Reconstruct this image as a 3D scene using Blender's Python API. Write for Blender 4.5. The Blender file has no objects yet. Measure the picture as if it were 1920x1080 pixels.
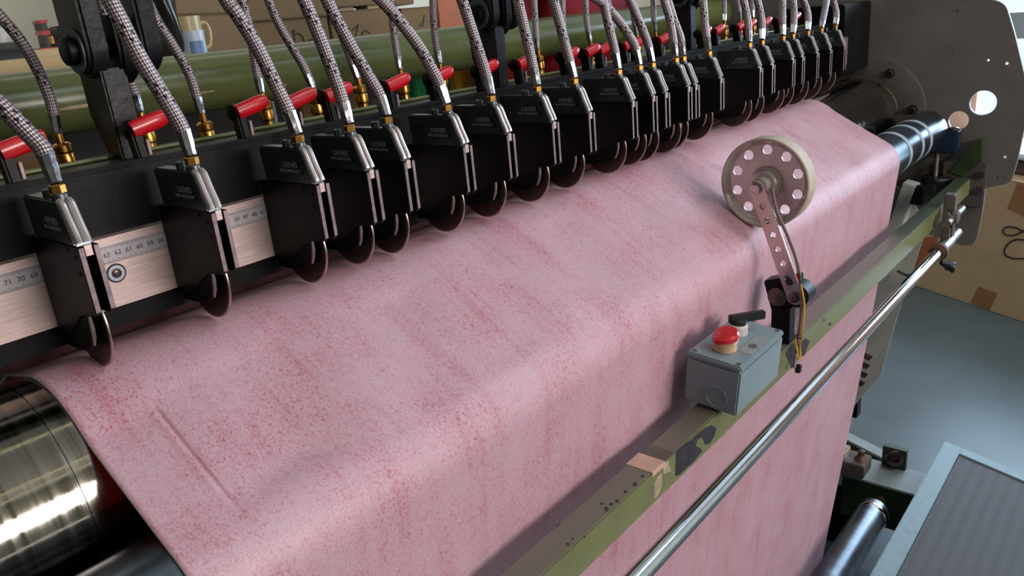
import bpy, bmesh, math, random
from mathutils import Vector, Matrix
random.seed(7)
PI = math.pi
S = bpy.context.scene
C = S.collection
CZ = 1.72                      # height of the camera above the floor; all (x, y, z) below are metres from the camera point
FPX = 1457.0
RM = Matrix(((0.64128237, -0.308587, 0.7025176), (-0.76186142, -0.14720946, 0.63079042), (-0.09123649, -0.93973583, -0.32950337)))

# ------------------------------------------------------------------ camera, world, lights, exposure
cam = bpy.data.cameras.new('camera'); cam.sensor_width = 36; cam.lens = 36 * FPX / 1920; cam.clip_start = 0.02
co = bpy.data.objects.new('camera', cam); C.objects.link(co); S.camera = co
right = Vector([RM[i][0] for i in range(3)]); down = Vector([RM[i][1] for i in range(3)]); fwd = Vector([RM[i][2] for i in range(3)])
mw = Matrix.Identity(4)
for i in range(3):
    mw[i][0] = right[i]; mw[i][1] = -down[i]; mw[i][2] = -fwd[i]
mw[2][3] = CZ
co.matrix_world = mw
S.view_settings.view_transform = 'Standard'; S.view_settings.look = 'None'
S.view_settings.exposure = 0.0; S.view_settings.gamma = 1.0; S.view_settings.use_curve_mapping = False
w = bpy.data.worlds.new('sky'); S.world = w; w.use_nodes = True
bg = w.node_tree.nodes['Background']; bg.inputs[0].default_value = (0.62, 0.78, 1.0, 1); bg.inputs[1].default_value = 1.6

def area(name, loc, target, sx, sy, power, col):
    l = bpy.data.lights.new(name, 'AREA'); l.shape = 'RECTANGLE'; l.size = sx; l.size_y = sy; l.energy = power; l.color = col
    o = bpy.data.objects.new(name, l); C.objects.link(o); o.location = Vector(loc) + Vector((0, 0, CZ))
    d = Vector(target) - Vector(loc); o.rotation_euler = d.to_track_quat('-Z', 'Y').to_euler(); return o
# daylight standing in the two wall openings, plus an added light overhead
area('window_light', (1.15, -3.12, 0.55), (0.8, 0.6, -0.4), 1.9, 0.9, 104, (1.0, 0.87, 0.83))
area('added_skylight', (2.1, -0.75, 1.93), (1.7, 0.35, -0.4), 2.0, 1.0, 40, (0.66, 0.84, 1.0))  # unseen overhead panel, added below the closed ceiling for cool light from above
area('window_light', (6.15, -0.15, 0.15), (1.2, 0.4, -0.3), 2.4, 2.2, 215, (0.56, 0.77, 1.0))

# ------------------------------------------------------------------ helpers
def at(px, py, x=None, y=None, z=None):
    r = RM @ Vector((px - 960, py - 540, FPX))
    if x is not None: return r * (x / r.x)
    if y is not None: return r * (y / r.y)
    return r * (z / r.z)

def tag(o, label=None, cat=None, group=None, kind=None):
    if label: o['label'] = label
    if cat: o['category'] = cat
    if group: o['group'] = group
    if kind: o['kind'] = kind
    return o

def thing(name, label, cat, loc=(0, 0, 0), group=None):
    o = bpy.data.objects.new(name, None); C.objects.link(o)
    o.location = Vector(loc) + Vector((0, 0, CZ)); o.empty_display_size = 0.05
    return tag(o, label, cat, group)

def wloc(o):
    v = Vector((0, 0, 0))
    while o is not None:
        v += o.location; o = o.parent
    return v

class MB:
    def __init__(s): s.bm = bmesh.new(); s.uv = None
    def verts(s, vs, fs):
        b = [s.bm.verts.new(v) for v in vs]; out = []
        for f in fs:
            try: out.append(s.bm.faces.new([b[i] for i in f]))
            except ValueError: pass
        return b
    def box(s, a, b, rot=None, piv=None):
        x0, y0, z0 = a; x1, y1, z1 = b
        vs = [Vector(v) for v in ((x0, y0, z0), (x1, y0, z0), (x1, y1, z0), (x0, y1, z0), (x0, y0, z1), (x1, y0, z1), (x1, y1, z1), (x0, y1, z1))]
        if rot is not None:
            p = Vector(piv) if piv is not None else (Vector(a) + Vector(b)) / 2
            vs = [rot @ (v - p) + p for v in vs]
        s.verts(vs, [(0, 3, 2, 1), (4, 5, 6, 7), (0, 1, 5, 4), (1, 2, 6, 5), (2, 3, 7, 6), (3, 0, 4, 7)]); return s
    def beam(s, p, q, wd, ht, up=(0, 0, 1)):
        p = Vector(p); q = Vector(q); d = (q - p).normalized(); u = Vector(up)
        sd = d.cross(u).normalized(); u = sd.cross(d)
        vs = []
        for e in (p, q):
            for a, b in ((-1, -1), (1, -1), (1, 1), (-1, 1)): vs.append(e + sd * (a * wd / 2) + u * (b * ht / 2))
        s.verts(vs, [(0, 1, 2, 3), (7, 6, 5, 4), (0, 4, 5, 1), (1, 5, 6, 2), (2, 6, 7, 3), (3, 7, 4, 0)]); return s
    def prism(s, prof, x0, x1, ax='x'):
        # prof: list of 2-D points, extruded along an axis: x -> (y,z), y -> (x,z), z -> (x,y)
        n = len(prof); f = {'x': lambda p, t: (t, p[0], p[1]), 'y': lambda p, t: (p[0], t, p[1]), 'z': lambda p, t: (p[0], p[1], t)}[ax]
        vs = [f(p, x0) for p in prof] + [f(p, x1) for p in prof]
        s.verts(vs, [tuple(range(n))[::-1], tuple(range(n, 2 * n))] + [(i, (i + 1) % n, n + (i + 1) % n, n + i) for i in range(n)]); return s
    def lathe(s, base, axis, prof, n=24, closed=False):
        # prof: (distance along axis, radius)
        base = Vector(base); a = Vector(axis).normalized()
        t = Vector((0, 0, 1)) if abs(a.z) < .9 else Vector((1, 0, 0))
        u = a.cross(t).normalized(); v = a.cross(u)
        rings = []
        for d, r in prof:
            if r <= 1e-6: rings.append([s.bm.verts.new(base + a * d)])
            else: rings.append([s.bm.verts.new(base + a * d + (u * math.cos(2 * PI * k / n) + v * math.sin(2 * PI * k / n)) * r) for k in range(n)])
        for i in range(len(rings) if closed else len(rings) - 1):
            A, B = rings[i], rings[(i + 1) % len(rings)]
            for k in range(n):
                k2 = (k + 1) % n
                q = [A[k % len(A)], A[k2 % len(A)], B[k2 % len(B)], B[k % len(B)]]
                q2 = []
                for vv in q:
                    if vv not in q2: q2.append(vv)
                if len(q2) > 2:
                    try: s.bm.faces.new(q2)
                    except ValueError: pass
        for R in (rings[0], rings[-1]) if not closed else ():
            if len(R) > 2:
                try: s.bm.faces.new(R)
                except ValueError: pass
        return s
    def cyl(s, p, q, r, n=20, r2=None):
        p = Vector(p); q = Vector(q); return s.lathe(p, q - p, [(0, r), ((q - p).length, r if r2 is None else r2)], n)
    def tube(s, pts, r, n=10, cap=True, uvlen=None):
        pts = [Vector(p) for p in pts]
        uvl = s.bm.loops.layers.uv.verify()
        rings = []; L = [0.0]
        for i in range(1, len(pts)): L.append(L[-1] + (pts[i] - pts[i - 1]).length)
        u = None
        for i, p in enumerate(pts):
            d = (pts[min(i + 1, len(pts) - 1)] - pts[max(i - 1, 0)]).normalized()
            if u is None:
                t = Vector((0, 1, 0)) if abs(d.y) < .9 else Vector((1, 0, 0)); u = d.cross(t).normalized()
            u = (u - d * u.dot(d)).normalized(); v = d.cross(u)
            rr = r[i] if isinstance(r, (list, tuple)) else r
            rings.append([s.bm.verts.new(p + (u * math.cos(2 * PI * k / n) + v * math.sin(2 * PI * k / n)) * rr) for k in range(n)])
        for i in range(len(rings) - 1):
            for k in range(n):
                f = s.bm.faces.new([rings[i][k], rings[i][(k + 1) % n], rings[i + 1][(k + 1) % n], rings[i + 1][k]])
                for l, (uu, vv) in zip(f.loops, ((k / n, L[i]), ((k + 1) / n, L[i]), ((k + 1) / n, L[i + 1]), (k / n, L[i + 1]))): l[uvl].uv = (uu, vv)
        if cap:
            for R in (rings[0], rings[-1]):
                s.bm.faces.new(R)
        return s
    def build(s, name, mat, parent=None, bevel=0, smooth=35, seg=2, kind=None, label=None, cat=None, group=None):
        bm = s.bm
        bmesh.ops.remove_doubles(bm, verts=bm.verts, dist=1e-6)
        bmesh.ops.recalc_face_normals(bm, faces=bm.faces)
        if bevel:
            es = [e for e in bm.edges if len(e.link_faces) == 2 and e.calc_face_angle(0) > math.radians(30)]
            bmesh.ops.bevel(bm, geom=es, offset=bevel, segments=seg, affect='EDGES', clamp_overlap=True)
        off = (wloc(parent) if parent else Vector((0, 0, 0))) - Vector((0, 0, CZ))
        for v in bm.verts: v.co -= off
        me = bpy.data.meshes.new(name); bm.to_mesh(me); bm.free()
        return link(name, me, mat, parent, smooth, kind, label, cat, group)

def link(name, me, mat, parent=None, smooth=35, kind=None, label=None, cat=None, group=None):
    if mat is not None: me.materials.clear(); me.materials.append(mat)
    if smooth:
        me.shade_smooth(); me.set_sharp_from_angle(angle=math.radians(smooth))
    o = bpy.data.objects.new(name, me); C.objects.link(o)
    if parent: o.parent = parent
    return tag(o, label, cat, group, kind)

def curve_plate(outer, holes, thick, bev=0.0, res=12):
    """flat plate in local XY with holes: outer = list of points, holes = (cx, cy, r) or point lists; returns a mesh"""
    cu = bpy.data.curves.new('plate', 'CURVE'); cu.dimensions = '2D'; cu.fill_mode = 'BOTH'; cu.extrude = thick / 2; cu.bevel_depth = bev; cu.bevel_resolution = 1
    def sp(pts):
        p = cu.splines.new('POLY'); p.points.add(len(pts) - 1)
        for i, q in enumerate(pts): p.points[i].co = (q[0], q[1], 0, 1)
        p.use_cyclic_u = True
    sp(outer)
    for h in holes:
        if isinstance(h[0], (int, float)): sp([(h[0] + h[2] * math.cos(2 * PI * k / 20), h[1] + h[2] * math.sin(2 * PI * k / 20)) for k in range(20)])
        else: sp(h)
    o = bpy.data.objects.new('plate', cu); C.objects.link(o)
    me = bpy.data.meshes.new_from_object(o); bpy.data.objects.remove(o); bpy.data.curves.remove(cu); return me

def text_mesh(txt, size, depth=0.0002):
    cu = bpy.data.curves.new('text', 'FONT'); cu.body = txt; cu.size = size; cu.extrude = depth; cu.align_x = 'CENTER'; cu.align_y = 'CENTER'; cu.resolution_u = 3
    o = bpy.data.objects.new('text', cu); C.objects.link(o); me = bpy.data.meshes.new_from_object(o); bpy.data.objects.remove(o); bpy.data.curves.remove(cu); return me

def move_mesh(me, M): me.transform(M); return me
M_YZ = Matrix(((0, 0, 1, 0), (1, 0, 0, 0), (0, 1, 0, 0), (0, 0, 0, 1)))       # local (x,y,z) -> world (z -> x, x -> y, y -> z)
def local(me, parent):
    off = (wloc(parent) if parent else Vector((0, 0, 0))) - Vector((0, 0, CZ)); me.transform(Matrix.Translation(-off)); return me

def smooth_path(pts, k=6):
    pts = [Vector(p) for p in pts]; out = []
    P = [pts[0] * 2 - pts[1]] + pts + [pts[-1] * 2 - pts[-2]]
    for i in range(1, len(P) - 2):
        for j in range(k):
            t = j / k; a, b, c, d = P[i - 1], P[i], P[i + 1], P[i + 2]
            out.append(0.5 * ((2 * b) + (c - a) * t + (2 * a - 5 * b + 4 * c - d) * t * t + (-a + 3 * b - 3 * c + d) * t ** 3))
    out.append(pts[-1]); return out

def copy_tree(o, parent=None):
    c = o.copy(); C.objects.link(c); c.parent = parent
    for ch in list(o.children): copy_tree(ch, c)
    return c

def rounded(pts, r, k=4):
    out = []; n = len(pts)
    for i in range(n):
        p = Vector(pts[i] + (0,)) if len(pts[i]) == 2 else Vector(pts[i]); a = Vector((*pts[i - 1][:2], 0)); b = Vector((*pts[(i + 1) % n][:2], 0))
        rr = min(r, (a - p).length * .45, (b - p).length * .45)
        p1 = p + (a - p).normalized() * rr; p2 = p + (b - p).normalized() * rr
        for j in range(k + 1):
            t = j / k; q = p1 * (1 - t) ** 2 + p * 2 * t * (1 - t) + p2 * t * t; out.append((q.x, q.y))
    return out

# ------------------------------------------------------------------ materials
def lin(c):
    return tuple(((v / 255) / 12.92 if v / 255 <= .04045 else ((v / 255 + .055) / 1.055) ** 2.4) for v in c[:3]) + (1,)
def mat(name, col, rough=.5, metal=0., vary=.12, scale=18, bump=0., bscale=60, stretch=(1, 1, 1), col2=None, spec=.5, coat=0, rvary=0.1, thr=None):
    m = bpy.data.materials.new(name); m.use_nodes = True; nt = m.node_tree; N = nt.nodes; b = N['Principled BSDF']
    b.inputs['Roughness'].default_value = rough; b.inputs['Metallic'].default_value = metal; b.inputs['Specular IOR Level'].default_value = spec
    if coat: b.inputs['Coat Weight'].default_value = coat; b.inputs['Coat Roughness'].default_value = .15
    tc = N.new('ShaderNodeTexCoord'); mp = N.new('ShaderNodeMapping'); mp.inputs['Scale'].default_value = stretch
    nt.links.new(tc.outputs['Object'], mp.inputs[0])
    nz = N.new('ShaderNodeTexNoise'); nz.inputs['Scale'].default_value = scale; nz.inputs['Detail'].default_value = 6; nz.inputs['Roughness'].default_value = .62
    nt.links.new(mp.outputs[0], nz.inputs['Vector'])
    rp = N.new('ShaderNodeValToRGB'); c = lin(col); c2 = lin(col2) if col2 else tuple(v * (1 - vary * 2) for v in c[:3]) + (1,); c1 = c if col2 else tuple(min(1, v * (1 + vary)) for v in c[:3]) + (1,)
    lo, hi = thr if thr else (.3, .7)
    rp.color_ramp.elements[0].position = lo; rp.color_ramp.elements[0].color = c2; rp.color_ramp.elements[1].position = hi; rp.color_ramp.elements[1].color = c1
    nt.links.new(nz.outputs[0], rp.inputs[0]); nt.links.new(rp.outputs[0], b.inputs['Base Color'])
    if rvary:
        mr = N.new('ShaderNodeMapRange'); mr.inputs['To Min'].default_value = max(.02, rough - rvary); mr.inputs['To Max'].default_value = min(1, rough + rvary)
        nt.links.new(nz.outputs[0], mr.inputs[0]); nt.links.new(mr.outputs[0], b.inputs['Roughness'])
    if bump:
        n2 = N.new('ShaderNodeTexNoise'); n2.inputs['Scale'].default_value = bscale; n2.inputs['Detail'].default_value = 3.5
        nt.links.new(mp.outputs[0], n2.inputs['Vector']); bp = N.new('ShaderNodeBump'); bp.inputs['Strength'].default_value = bump; bp.inputs['Distance'].default_value = .002
        nt.links.new(n2.outputs[0], bp.inputs['Height']); nt.links.new(bp.outputs[0], b.inputs['Normal'])
    return m
M = {}
M['black'] = mat('black_oxide', (14, 12, 12), .44, .0, .2, 30, .08, 200, spec=.2)
M['black2'] = mat('black_paint', (11, 10, 11), .5, 0, .2, 20, .1, 120, spec=.2)
M['bluegrey_cast'] = mat('dark_cast_iron', (25, 24, 28), .42, 0, .25, 25, .35, 90, spec=.35)
M['washgrey'] = mat('grey_washer', (84, 88, 94), .5, .2, .15, 60)
M['clampsteel'] = mat('worn_clamp_steel', (132, 124, 116), .38, .6, .2, 40, .1, 80)
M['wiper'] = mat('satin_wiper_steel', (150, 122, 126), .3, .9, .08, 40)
M['ribzinc_lit'] = mat('lit_rib_zinc', (188, 178, 174), .32, .7, .08, 60)  # lighter zinc for the cap ribs: reflected brightness put into the colour
M['edge'] = mat('bare_plate_edge', (150, 130, 132), .45, .6, .15, 120, .1, 300)
M['diecast'] = mat('zinc_diecast', (100, 107, 109), .30, .88, .12, 60, .12, 350)
M['letter'] = mat('worn_lettering', (150, 152, 150), .5, .2, .1, 60)
M['steel'] = mat('ground_steel', (218, 194, 188), .42, .55, .1, 40, .08, 500, (1, 1, 12))
M['bladesteel'] = mat('knife_steel', (104, 88, 86), .3, .85, .15, 60, .0, 60)
M['bladerim'] = mat('sharpened_rim', (190, 165, 158), .3, .9, .1, 60)
M['chrome'] = mat('chrome', (225, 225, 228), .09, 1, .04, 14, rvary=.05)
M['ferrule'] = mat('chromed_ferrule', (168, 166, 170), .2, 1, .06, 90, .15, 160)
M['brass'] = mat('brass', (200, 146, 70), .28, 1, .15, 60)
M['red'] = mat('red_vinyl', (196, 14, 26), .28, 0, .08, 30, .05, 80, coat=.4)
M['pipegreen'] = mat('green_pipe_paint', (98, 106, 60), .25, 0, .14, 5, .06, 40, (1, 4, 4))
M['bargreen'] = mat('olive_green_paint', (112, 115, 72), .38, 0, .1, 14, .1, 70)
def add_top_tint(m, col, amount, x_end):
    """tints upward faces with col, fading out beyond x_end over a dark green mix"""
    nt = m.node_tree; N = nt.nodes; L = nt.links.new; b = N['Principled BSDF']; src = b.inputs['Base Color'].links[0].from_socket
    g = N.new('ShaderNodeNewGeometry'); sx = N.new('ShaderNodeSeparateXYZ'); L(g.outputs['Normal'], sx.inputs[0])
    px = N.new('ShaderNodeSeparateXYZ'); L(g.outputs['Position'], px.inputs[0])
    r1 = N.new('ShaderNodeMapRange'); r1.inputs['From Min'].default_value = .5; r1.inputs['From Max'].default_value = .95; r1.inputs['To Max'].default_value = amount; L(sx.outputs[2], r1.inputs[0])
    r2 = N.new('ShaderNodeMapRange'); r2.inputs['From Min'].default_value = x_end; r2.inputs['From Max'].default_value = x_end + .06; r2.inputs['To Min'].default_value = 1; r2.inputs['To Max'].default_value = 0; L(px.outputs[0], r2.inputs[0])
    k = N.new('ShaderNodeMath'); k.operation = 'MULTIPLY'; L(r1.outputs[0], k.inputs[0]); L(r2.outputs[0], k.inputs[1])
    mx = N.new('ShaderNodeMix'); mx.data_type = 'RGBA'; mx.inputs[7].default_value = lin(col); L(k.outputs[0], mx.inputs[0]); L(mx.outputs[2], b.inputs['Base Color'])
    m2 = N.new('ShaderNodeMix'); m2.data_type = 'RGBA'; m2.inputs[7].default_value = lin((54, 66, 54)); L(r1.outputs[0], m2.inputs[0]); L(src, m2.inputs[6]); L(m2.outputs[2], mx.inputs[6])   # dark green mix on upward faces, below the tint
add_top_tint(M['bargreen'], (112, 104, 92), .85, 1.72)
M['chip'] = mat('dark_primer', (44, 38, 46), .6, 0, .3, 60)
M['barepatch'] = mat('bare_metal_scrape', (190, 170, 140), .45, .3, .25, 70)
M['tape'] = mat('beige_masking_tape', (196, 160, 140), .6, 0, .15, 40)
M['plategrey'] = mat('warm_grey_plate_paint', (112, 106, 98), .45, 0, .1, 8, .08, 60)
M['legpaint'] = mat('pale_leg_paint', (186, 188, 178), .5, 0, .1, 9, .1, 60)
M['paleplate'] = mat('pale_grey_paint', (150, 152, 148), .5, 0, .1, 12, .1, 60)
M['rust'] = mat('rusty_steel', (112, 88, 72), .6, .4, .35, 40, .2, 120)
M['boxblue'] = mat('grey_blue_enclosure', (126, 142, 148), .38, 0, .06, 14, .1, 160)
M['whiteplastic'] = mat('clear_white_plastic', (206, 196, 190), .3, 0, .1, 60)
M['yellowed'] = mat('yellowed_tape', (206, 172, 134), .5, 0, .15, 50)
M['rulermetal'] = mat('printed_ruler_steel', (188, 182, 186), .4, .2, .06, 60)
M['label'] = mat('grey_label', (140, 140, 138), .6, 0, .06, 50)
M['stain'] = mat('brown_stain', (96, 84, 76), .7, 0, .2, 50)
M['rubberrim'] = mat('beige_rubber_tread', (186, 172, 150), .6, 0, .1, 60)
M['wheelalu'] = mat('cast_aluminium', (206, 194, 188), .3, .6, .08, 30, .05, 120)
M['armalu'] = mat('aluminium_arm', (205, 190, 186), .26, .95, .06, 40)
M['blackplastic'] = mat('black_plastic', (26, 26, 30), .4, 0, .15, 60)
M['greycable'] = mat('grey_cable', (120, 104, 104), .5, 0, .1, 60)
M['yellowcable'] = mat('yellow_wire', (226, 170, 26), .4, 0, .06, 60)
M['blackcable'] = mat('black_wire', (30, 28, 28), .5, 0, .1, 60)
M['card'] = mat('cardboard', (122, 95, 60), .8, 0, .07, 6, .1, 60, (1, 1, 5))
M['cardlight'] = mat('cardboard_right', (194, 160, 124), .8, 0, .06, 5, .08, 60)
M['cardtape'] = mat('brown_parcel_tape', (156, 108, 66), .45, 0, .1, 20)
M['tubecard'] = mat('cardboard_tube', (206, 180, 132), .7, 0, .08, 12)
M['ink'] = mat('marker_ink', (36, 30, 28), .7, 0, .1, 30)
M['orange'] = mat('orange_board', (170, 92, 54), .7, 0, .1, 10)
M['redcloth'] = mat('dark_red_fabric', (140, 14, 34), .85, 0, .15, 12, .3, 60)
M['skin'] = mat('skin', (198, 150, 124), .55, 0, .06, 20)
M['hair'] = mat('dark_hair', (40, 30, 26), .6, 0, .2, 60)
M['trouser'] = mat('dark_trousers', (36, 40, 52), .85, 0, .15, 30)
M['mugwhite'] = mat('white_ceramic', (190, 200, 212), .25, 0, .03, 10)
M['mugcream'] = mat('cream_ceramic', (186, 166, 120), .3, 0, .05, 10)
M['mugprint'] = mat('blue_mug_print', (96, 128, 170), .4, 0, .05, 10)
M['wall'] = mat('cream_plaster', (226, 220, 200), .9, 0, .03, 3, .05, 60)
M['darkwall'] = mat('dark_grey_wall_paint', (58, 62, 62), .8, 0, .05, 3)
M['salmon'] = mat('salmon_plaster', (236, 190, 166), .9, 0, .04, 3)
M['ceilwhite'] = mat('white_ceiling', (222, 222, 218), .9, 0, .03, 3)
M['winframe'] = mat('grey_window_frame', (150, 156, 158), .5, 0, .04, 10)
M['sill'] = mat('white_sill', (220, 230, 236), .5, 0, .04, 10)
M['maroon'] = mat('maroon_lid', (84, 56, 62), .6, 0, .1, 10)
M['floor'] = mat('grey_painted_concrete', (92, 106, 110), .36, 0, .1, 2.2, .03, 90, rvary=.08)
M['platframe'] = mat('blue_grey_frame_paint', (108, 130, 135), .5, 0, .12, 40, .15, 120, col2=(88, 100, 96), thr=(.25, .5))
M['dkgreen'] = mat('dark_green_paint', (54, 68, 38), .45, 0, .2, 20, .1, 60)
M['plastic_bag'] = mat('clear_plastic_bag', (206, 206, 196), .25, 0, .1, 8, .6, 14)
M['blackbag'] = mat('black_bag_film', (18, 18, 20), .25, 0, .2, 12, .6, 20)
M['darkbacking'] = mat('dark_backing_tone', (56, 54, 50), .7, 0, .1, 10)  # dark tone put in to darken the gap under the pipe
M['flange'] = mat('dark_flange_paint', (88, 82, 74), .5, 0, .12, 12, .1, 60)
M['wood'] = mat('pale_wood_top', (176, 164, 146), .6, 0, .1, 6)
M['yellowp'] = mat('yellow_plastic', (190, 150, 40), .5, 0, .06, 10)
M['greenp'] = mat('green_plastic', (30, 130, 80), .5, 0, .06, 10)
M['navyp'] = mat('navy_plastic', (24, 44, 66), .5, 0, .06, 10)
M['postwhite'] = mat('pale_blue_post', (168, 188, 198), .5, 0, .06, 10)
M['lamp'] = bpy.data.materials.new('added_lamp_tube'); M['lamp'].use_nodes = True
_b = M['lamp'].node_tree.nodes['Principled BSDF']; _b.inputs['Emission Color'].default_value = (1, .9, .55, 1); _b.inputs['Emission Strength'].default_value = 3.5  # glow of the unseen tubes added under the ceiling

M['added_lamp_rear'] = M['lamp'].copy(); M['added_lamp_rear'].name = 'added_bright_tube'; M['added_lamp_rear'].node_tree.nodes['Principled BSDF'].inputs['Emission Strength'].default_value = 9; M['added_lamp_rear'].node_tree.nodes['Principled BSDF'].inputs['Emission Color'].default_value = (1, .97, .85, 1)  # stronger added tube, to brighten the top of the pipe
def roller_mat(name, col, rough, streak, tint2, coarse=120):
    """turned metal roller: rings round the X axis vary roughness and tone"""
    m = bpy.data.materials.new(name); m.use_nodes = True; nt = m.node_tree; N = nt.nodes; b = N['Principled BSDF']; b.inputs['Metallic'].default_value = 1
    tc = N.new('ShaderNodeTexCoord'); mp = N.new('ShaderNodeMapping'); mp.inputs['Scale'].default_value = (coarse, 2.5, 2.5)
    nt.links.new(tc.outputs['Object'], mp.inputs[0]); nz = N.new('ShaderNodeTexNoise'); nz.inputs['Scale'].default_value = 1; nz.inputs['Detail'].default_value = 8; nz.inputs['Roughness'].default_value = .7
    nt.links.new(mp.outputs[0], nz.inputs['Vector']); rp = N.new('ShaderNodeValToRGB')
    rp.color_ramp.elements[0].position = .3; rp.color_ramp.elements[0].color = lin(tint2); rp.color_ramp.elements[1].position = .7; rp.color_ramp.elements[1].color = lin(col)
    nt.links.new(nz.outputs[0], rp.inputs[0]); nt.links.new(rp.outputs[0], b.inputs['Base Color'])
    mr = N.new('ShaderNodeMapRange'); mr.inputs['From Min'].default_value = .3; mr.inputs['From Max'].default_value = .7; mr.inputs['To Min'].default_value = rough - streak; mr.inputs['To Max'].default_value = rough + streak
    nt.links.new(nz.outputs[0], mr.inputs[0]); nt.links.new(mr.outputs[0], b.inputs['Roughness'])
    bp = N.new('ShaderNodeBump'); bp.inputs['Strength'].default_value = .05; bp.inputs['Distance'].default_value = .001; nt.links.new(nz.outputs[0], bp.inputs['Height']); nt.links.new(bp.outputs[0], b.inputs['Normal'])
    return m
M['anvil'] = roller_mat('turned_anvil_steel', (148, 145, 136), .13, .07, (104, 99, 88))
M['froller'] = roller_mat('dull_roller_steel', (112, 124, 138), .30, .03, (92, 102, 114), 25)
M['lroller'] = roller_mat('grey_roller_steel', (150, 156, 166), .34, .08, (116, 120, 128), 40)
M['rollband'] = mat('pale_roller_band', (156, 168, 178), .5, 0, .08, 40)

def cloth_mat():
    m = bpy.data.materials.new('pink_fleece_web'); m.use_nodes = True; nt = m.node_tree; N = nt.nodes; L = nt.links.new; b = N['Principled BSDF']
    b.inputs['Roughness'].default_value = .43; b.inputs['Specular IOR Level'].default_value = .62; b.inputs['Sheen Weight'].default_value = .1; b.inputs['Sheen Roughness'].default_value = .4
    tc = N.new('ShaderNodeTexCoord')
    def noise(scale, sc, detail=4, rough=.55, dist=0):
        mp = N.new('ShaderNodeMapping'); mp.inputs['Scale'].default_value = sc; L(tc.outputs['UV'], mp.inputs[0])
        n = N.new('ShaderNodeTexNoise'); n.inputs['Scale'].default_value = scale; n.inputs['Detail'].default_value = detail; n.inputs['Roughness'].default_value = rough; n.inputs['Distortion'].default_value = dist
        L(mp.outputs[0], n.inputs['Vector']); return n.outputs[0]
    def ramp(src, lo, hi):
        r = N.new('ShaderNodeMapRange'); r.inputs['From Min'].default_value = lo; r.inputs['From Max'].default_value = hi; L(src, r.inputs[0]); return r.outputs[0]
    def math_(op, a, c):
        k = N.new('ShaderNodeMath'); k.operation = op
        for i, v in enumerate((a, c)):
            if isinstance(v, (int, float)): k.inputs[i].default_value = v
            else: L(v, k.inputs[i])
        return k.outputs[0]
    cloud = ramp(noise(16, (1, .7, 1), 5), .38, .68)
    fl = ramp(noise(430, (1, .6, 1), 3, .6, 1.2), .52, .68)
    fl2 = ramp(noise(800, (.7, 1, 1), 2, .6, 1.0), .52, .68)
    streak = ramp(noise(1, (62, 3.4, 1), 4, .6), .46, .70)
    cl2 = math_('ADD', math_('MULTIPLY', cloud, .5), .5)
    f = math_('MULTIPLY', math_('MAXIMUM', fl, math_('MULTIPLY', fl2, .8)), cl2)
    f = math_('ADD', math_('MULTIPLY', f, .84), math_('MULTIPLY', math_('MULTIPLY', streak, math_('ADD', cloud, .3)), .20))
    f = math_('ADD', f, math_('MULTIPLY', cloud, .08))
    mx = N.new('ShaderNodeMix'); mx.data_type = 'RGBA'; mx.clamp_factor = True; mx.inputs[6].default_value = lin((230, 201, 212)); mx.inputs[7].default_value = lin((192, 70, 100)); L(f, mx.inputs[0]); L(mx.outputs[2], b.inputs['Base Color'])
    bp = N.new('ShaderNodeBump'); bp.inputs['Strength'].default_value = .25; bp.inputs['Distance'].default_value = .0008; L(noise(500, (1, 1, 1), 3), bp.inputs['Height']); L(bp.outputs[0], b.inputs['Normal'])
    tl = N.new('ShaderNodeBsdfTranslucent'); tl.inputs['Color'].default_value = lin((240, 80, 104)); ms = N.new('ShaderNodeMixShader'); ms.inputs[0].default_value = .32
    out = N['Material Output']; L(b.outputs[0], ms.inputs[1]); L(tl.outputs[0], ms.inputs[2]); L(ms.outputs[0], out.inputs['Surface'])
    return m
M['cloth'] = cloth_mat()

M['feltcore'] = mat('pale_felt_core', (232, 226, 224), .9, 0, .06, 200)

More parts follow.
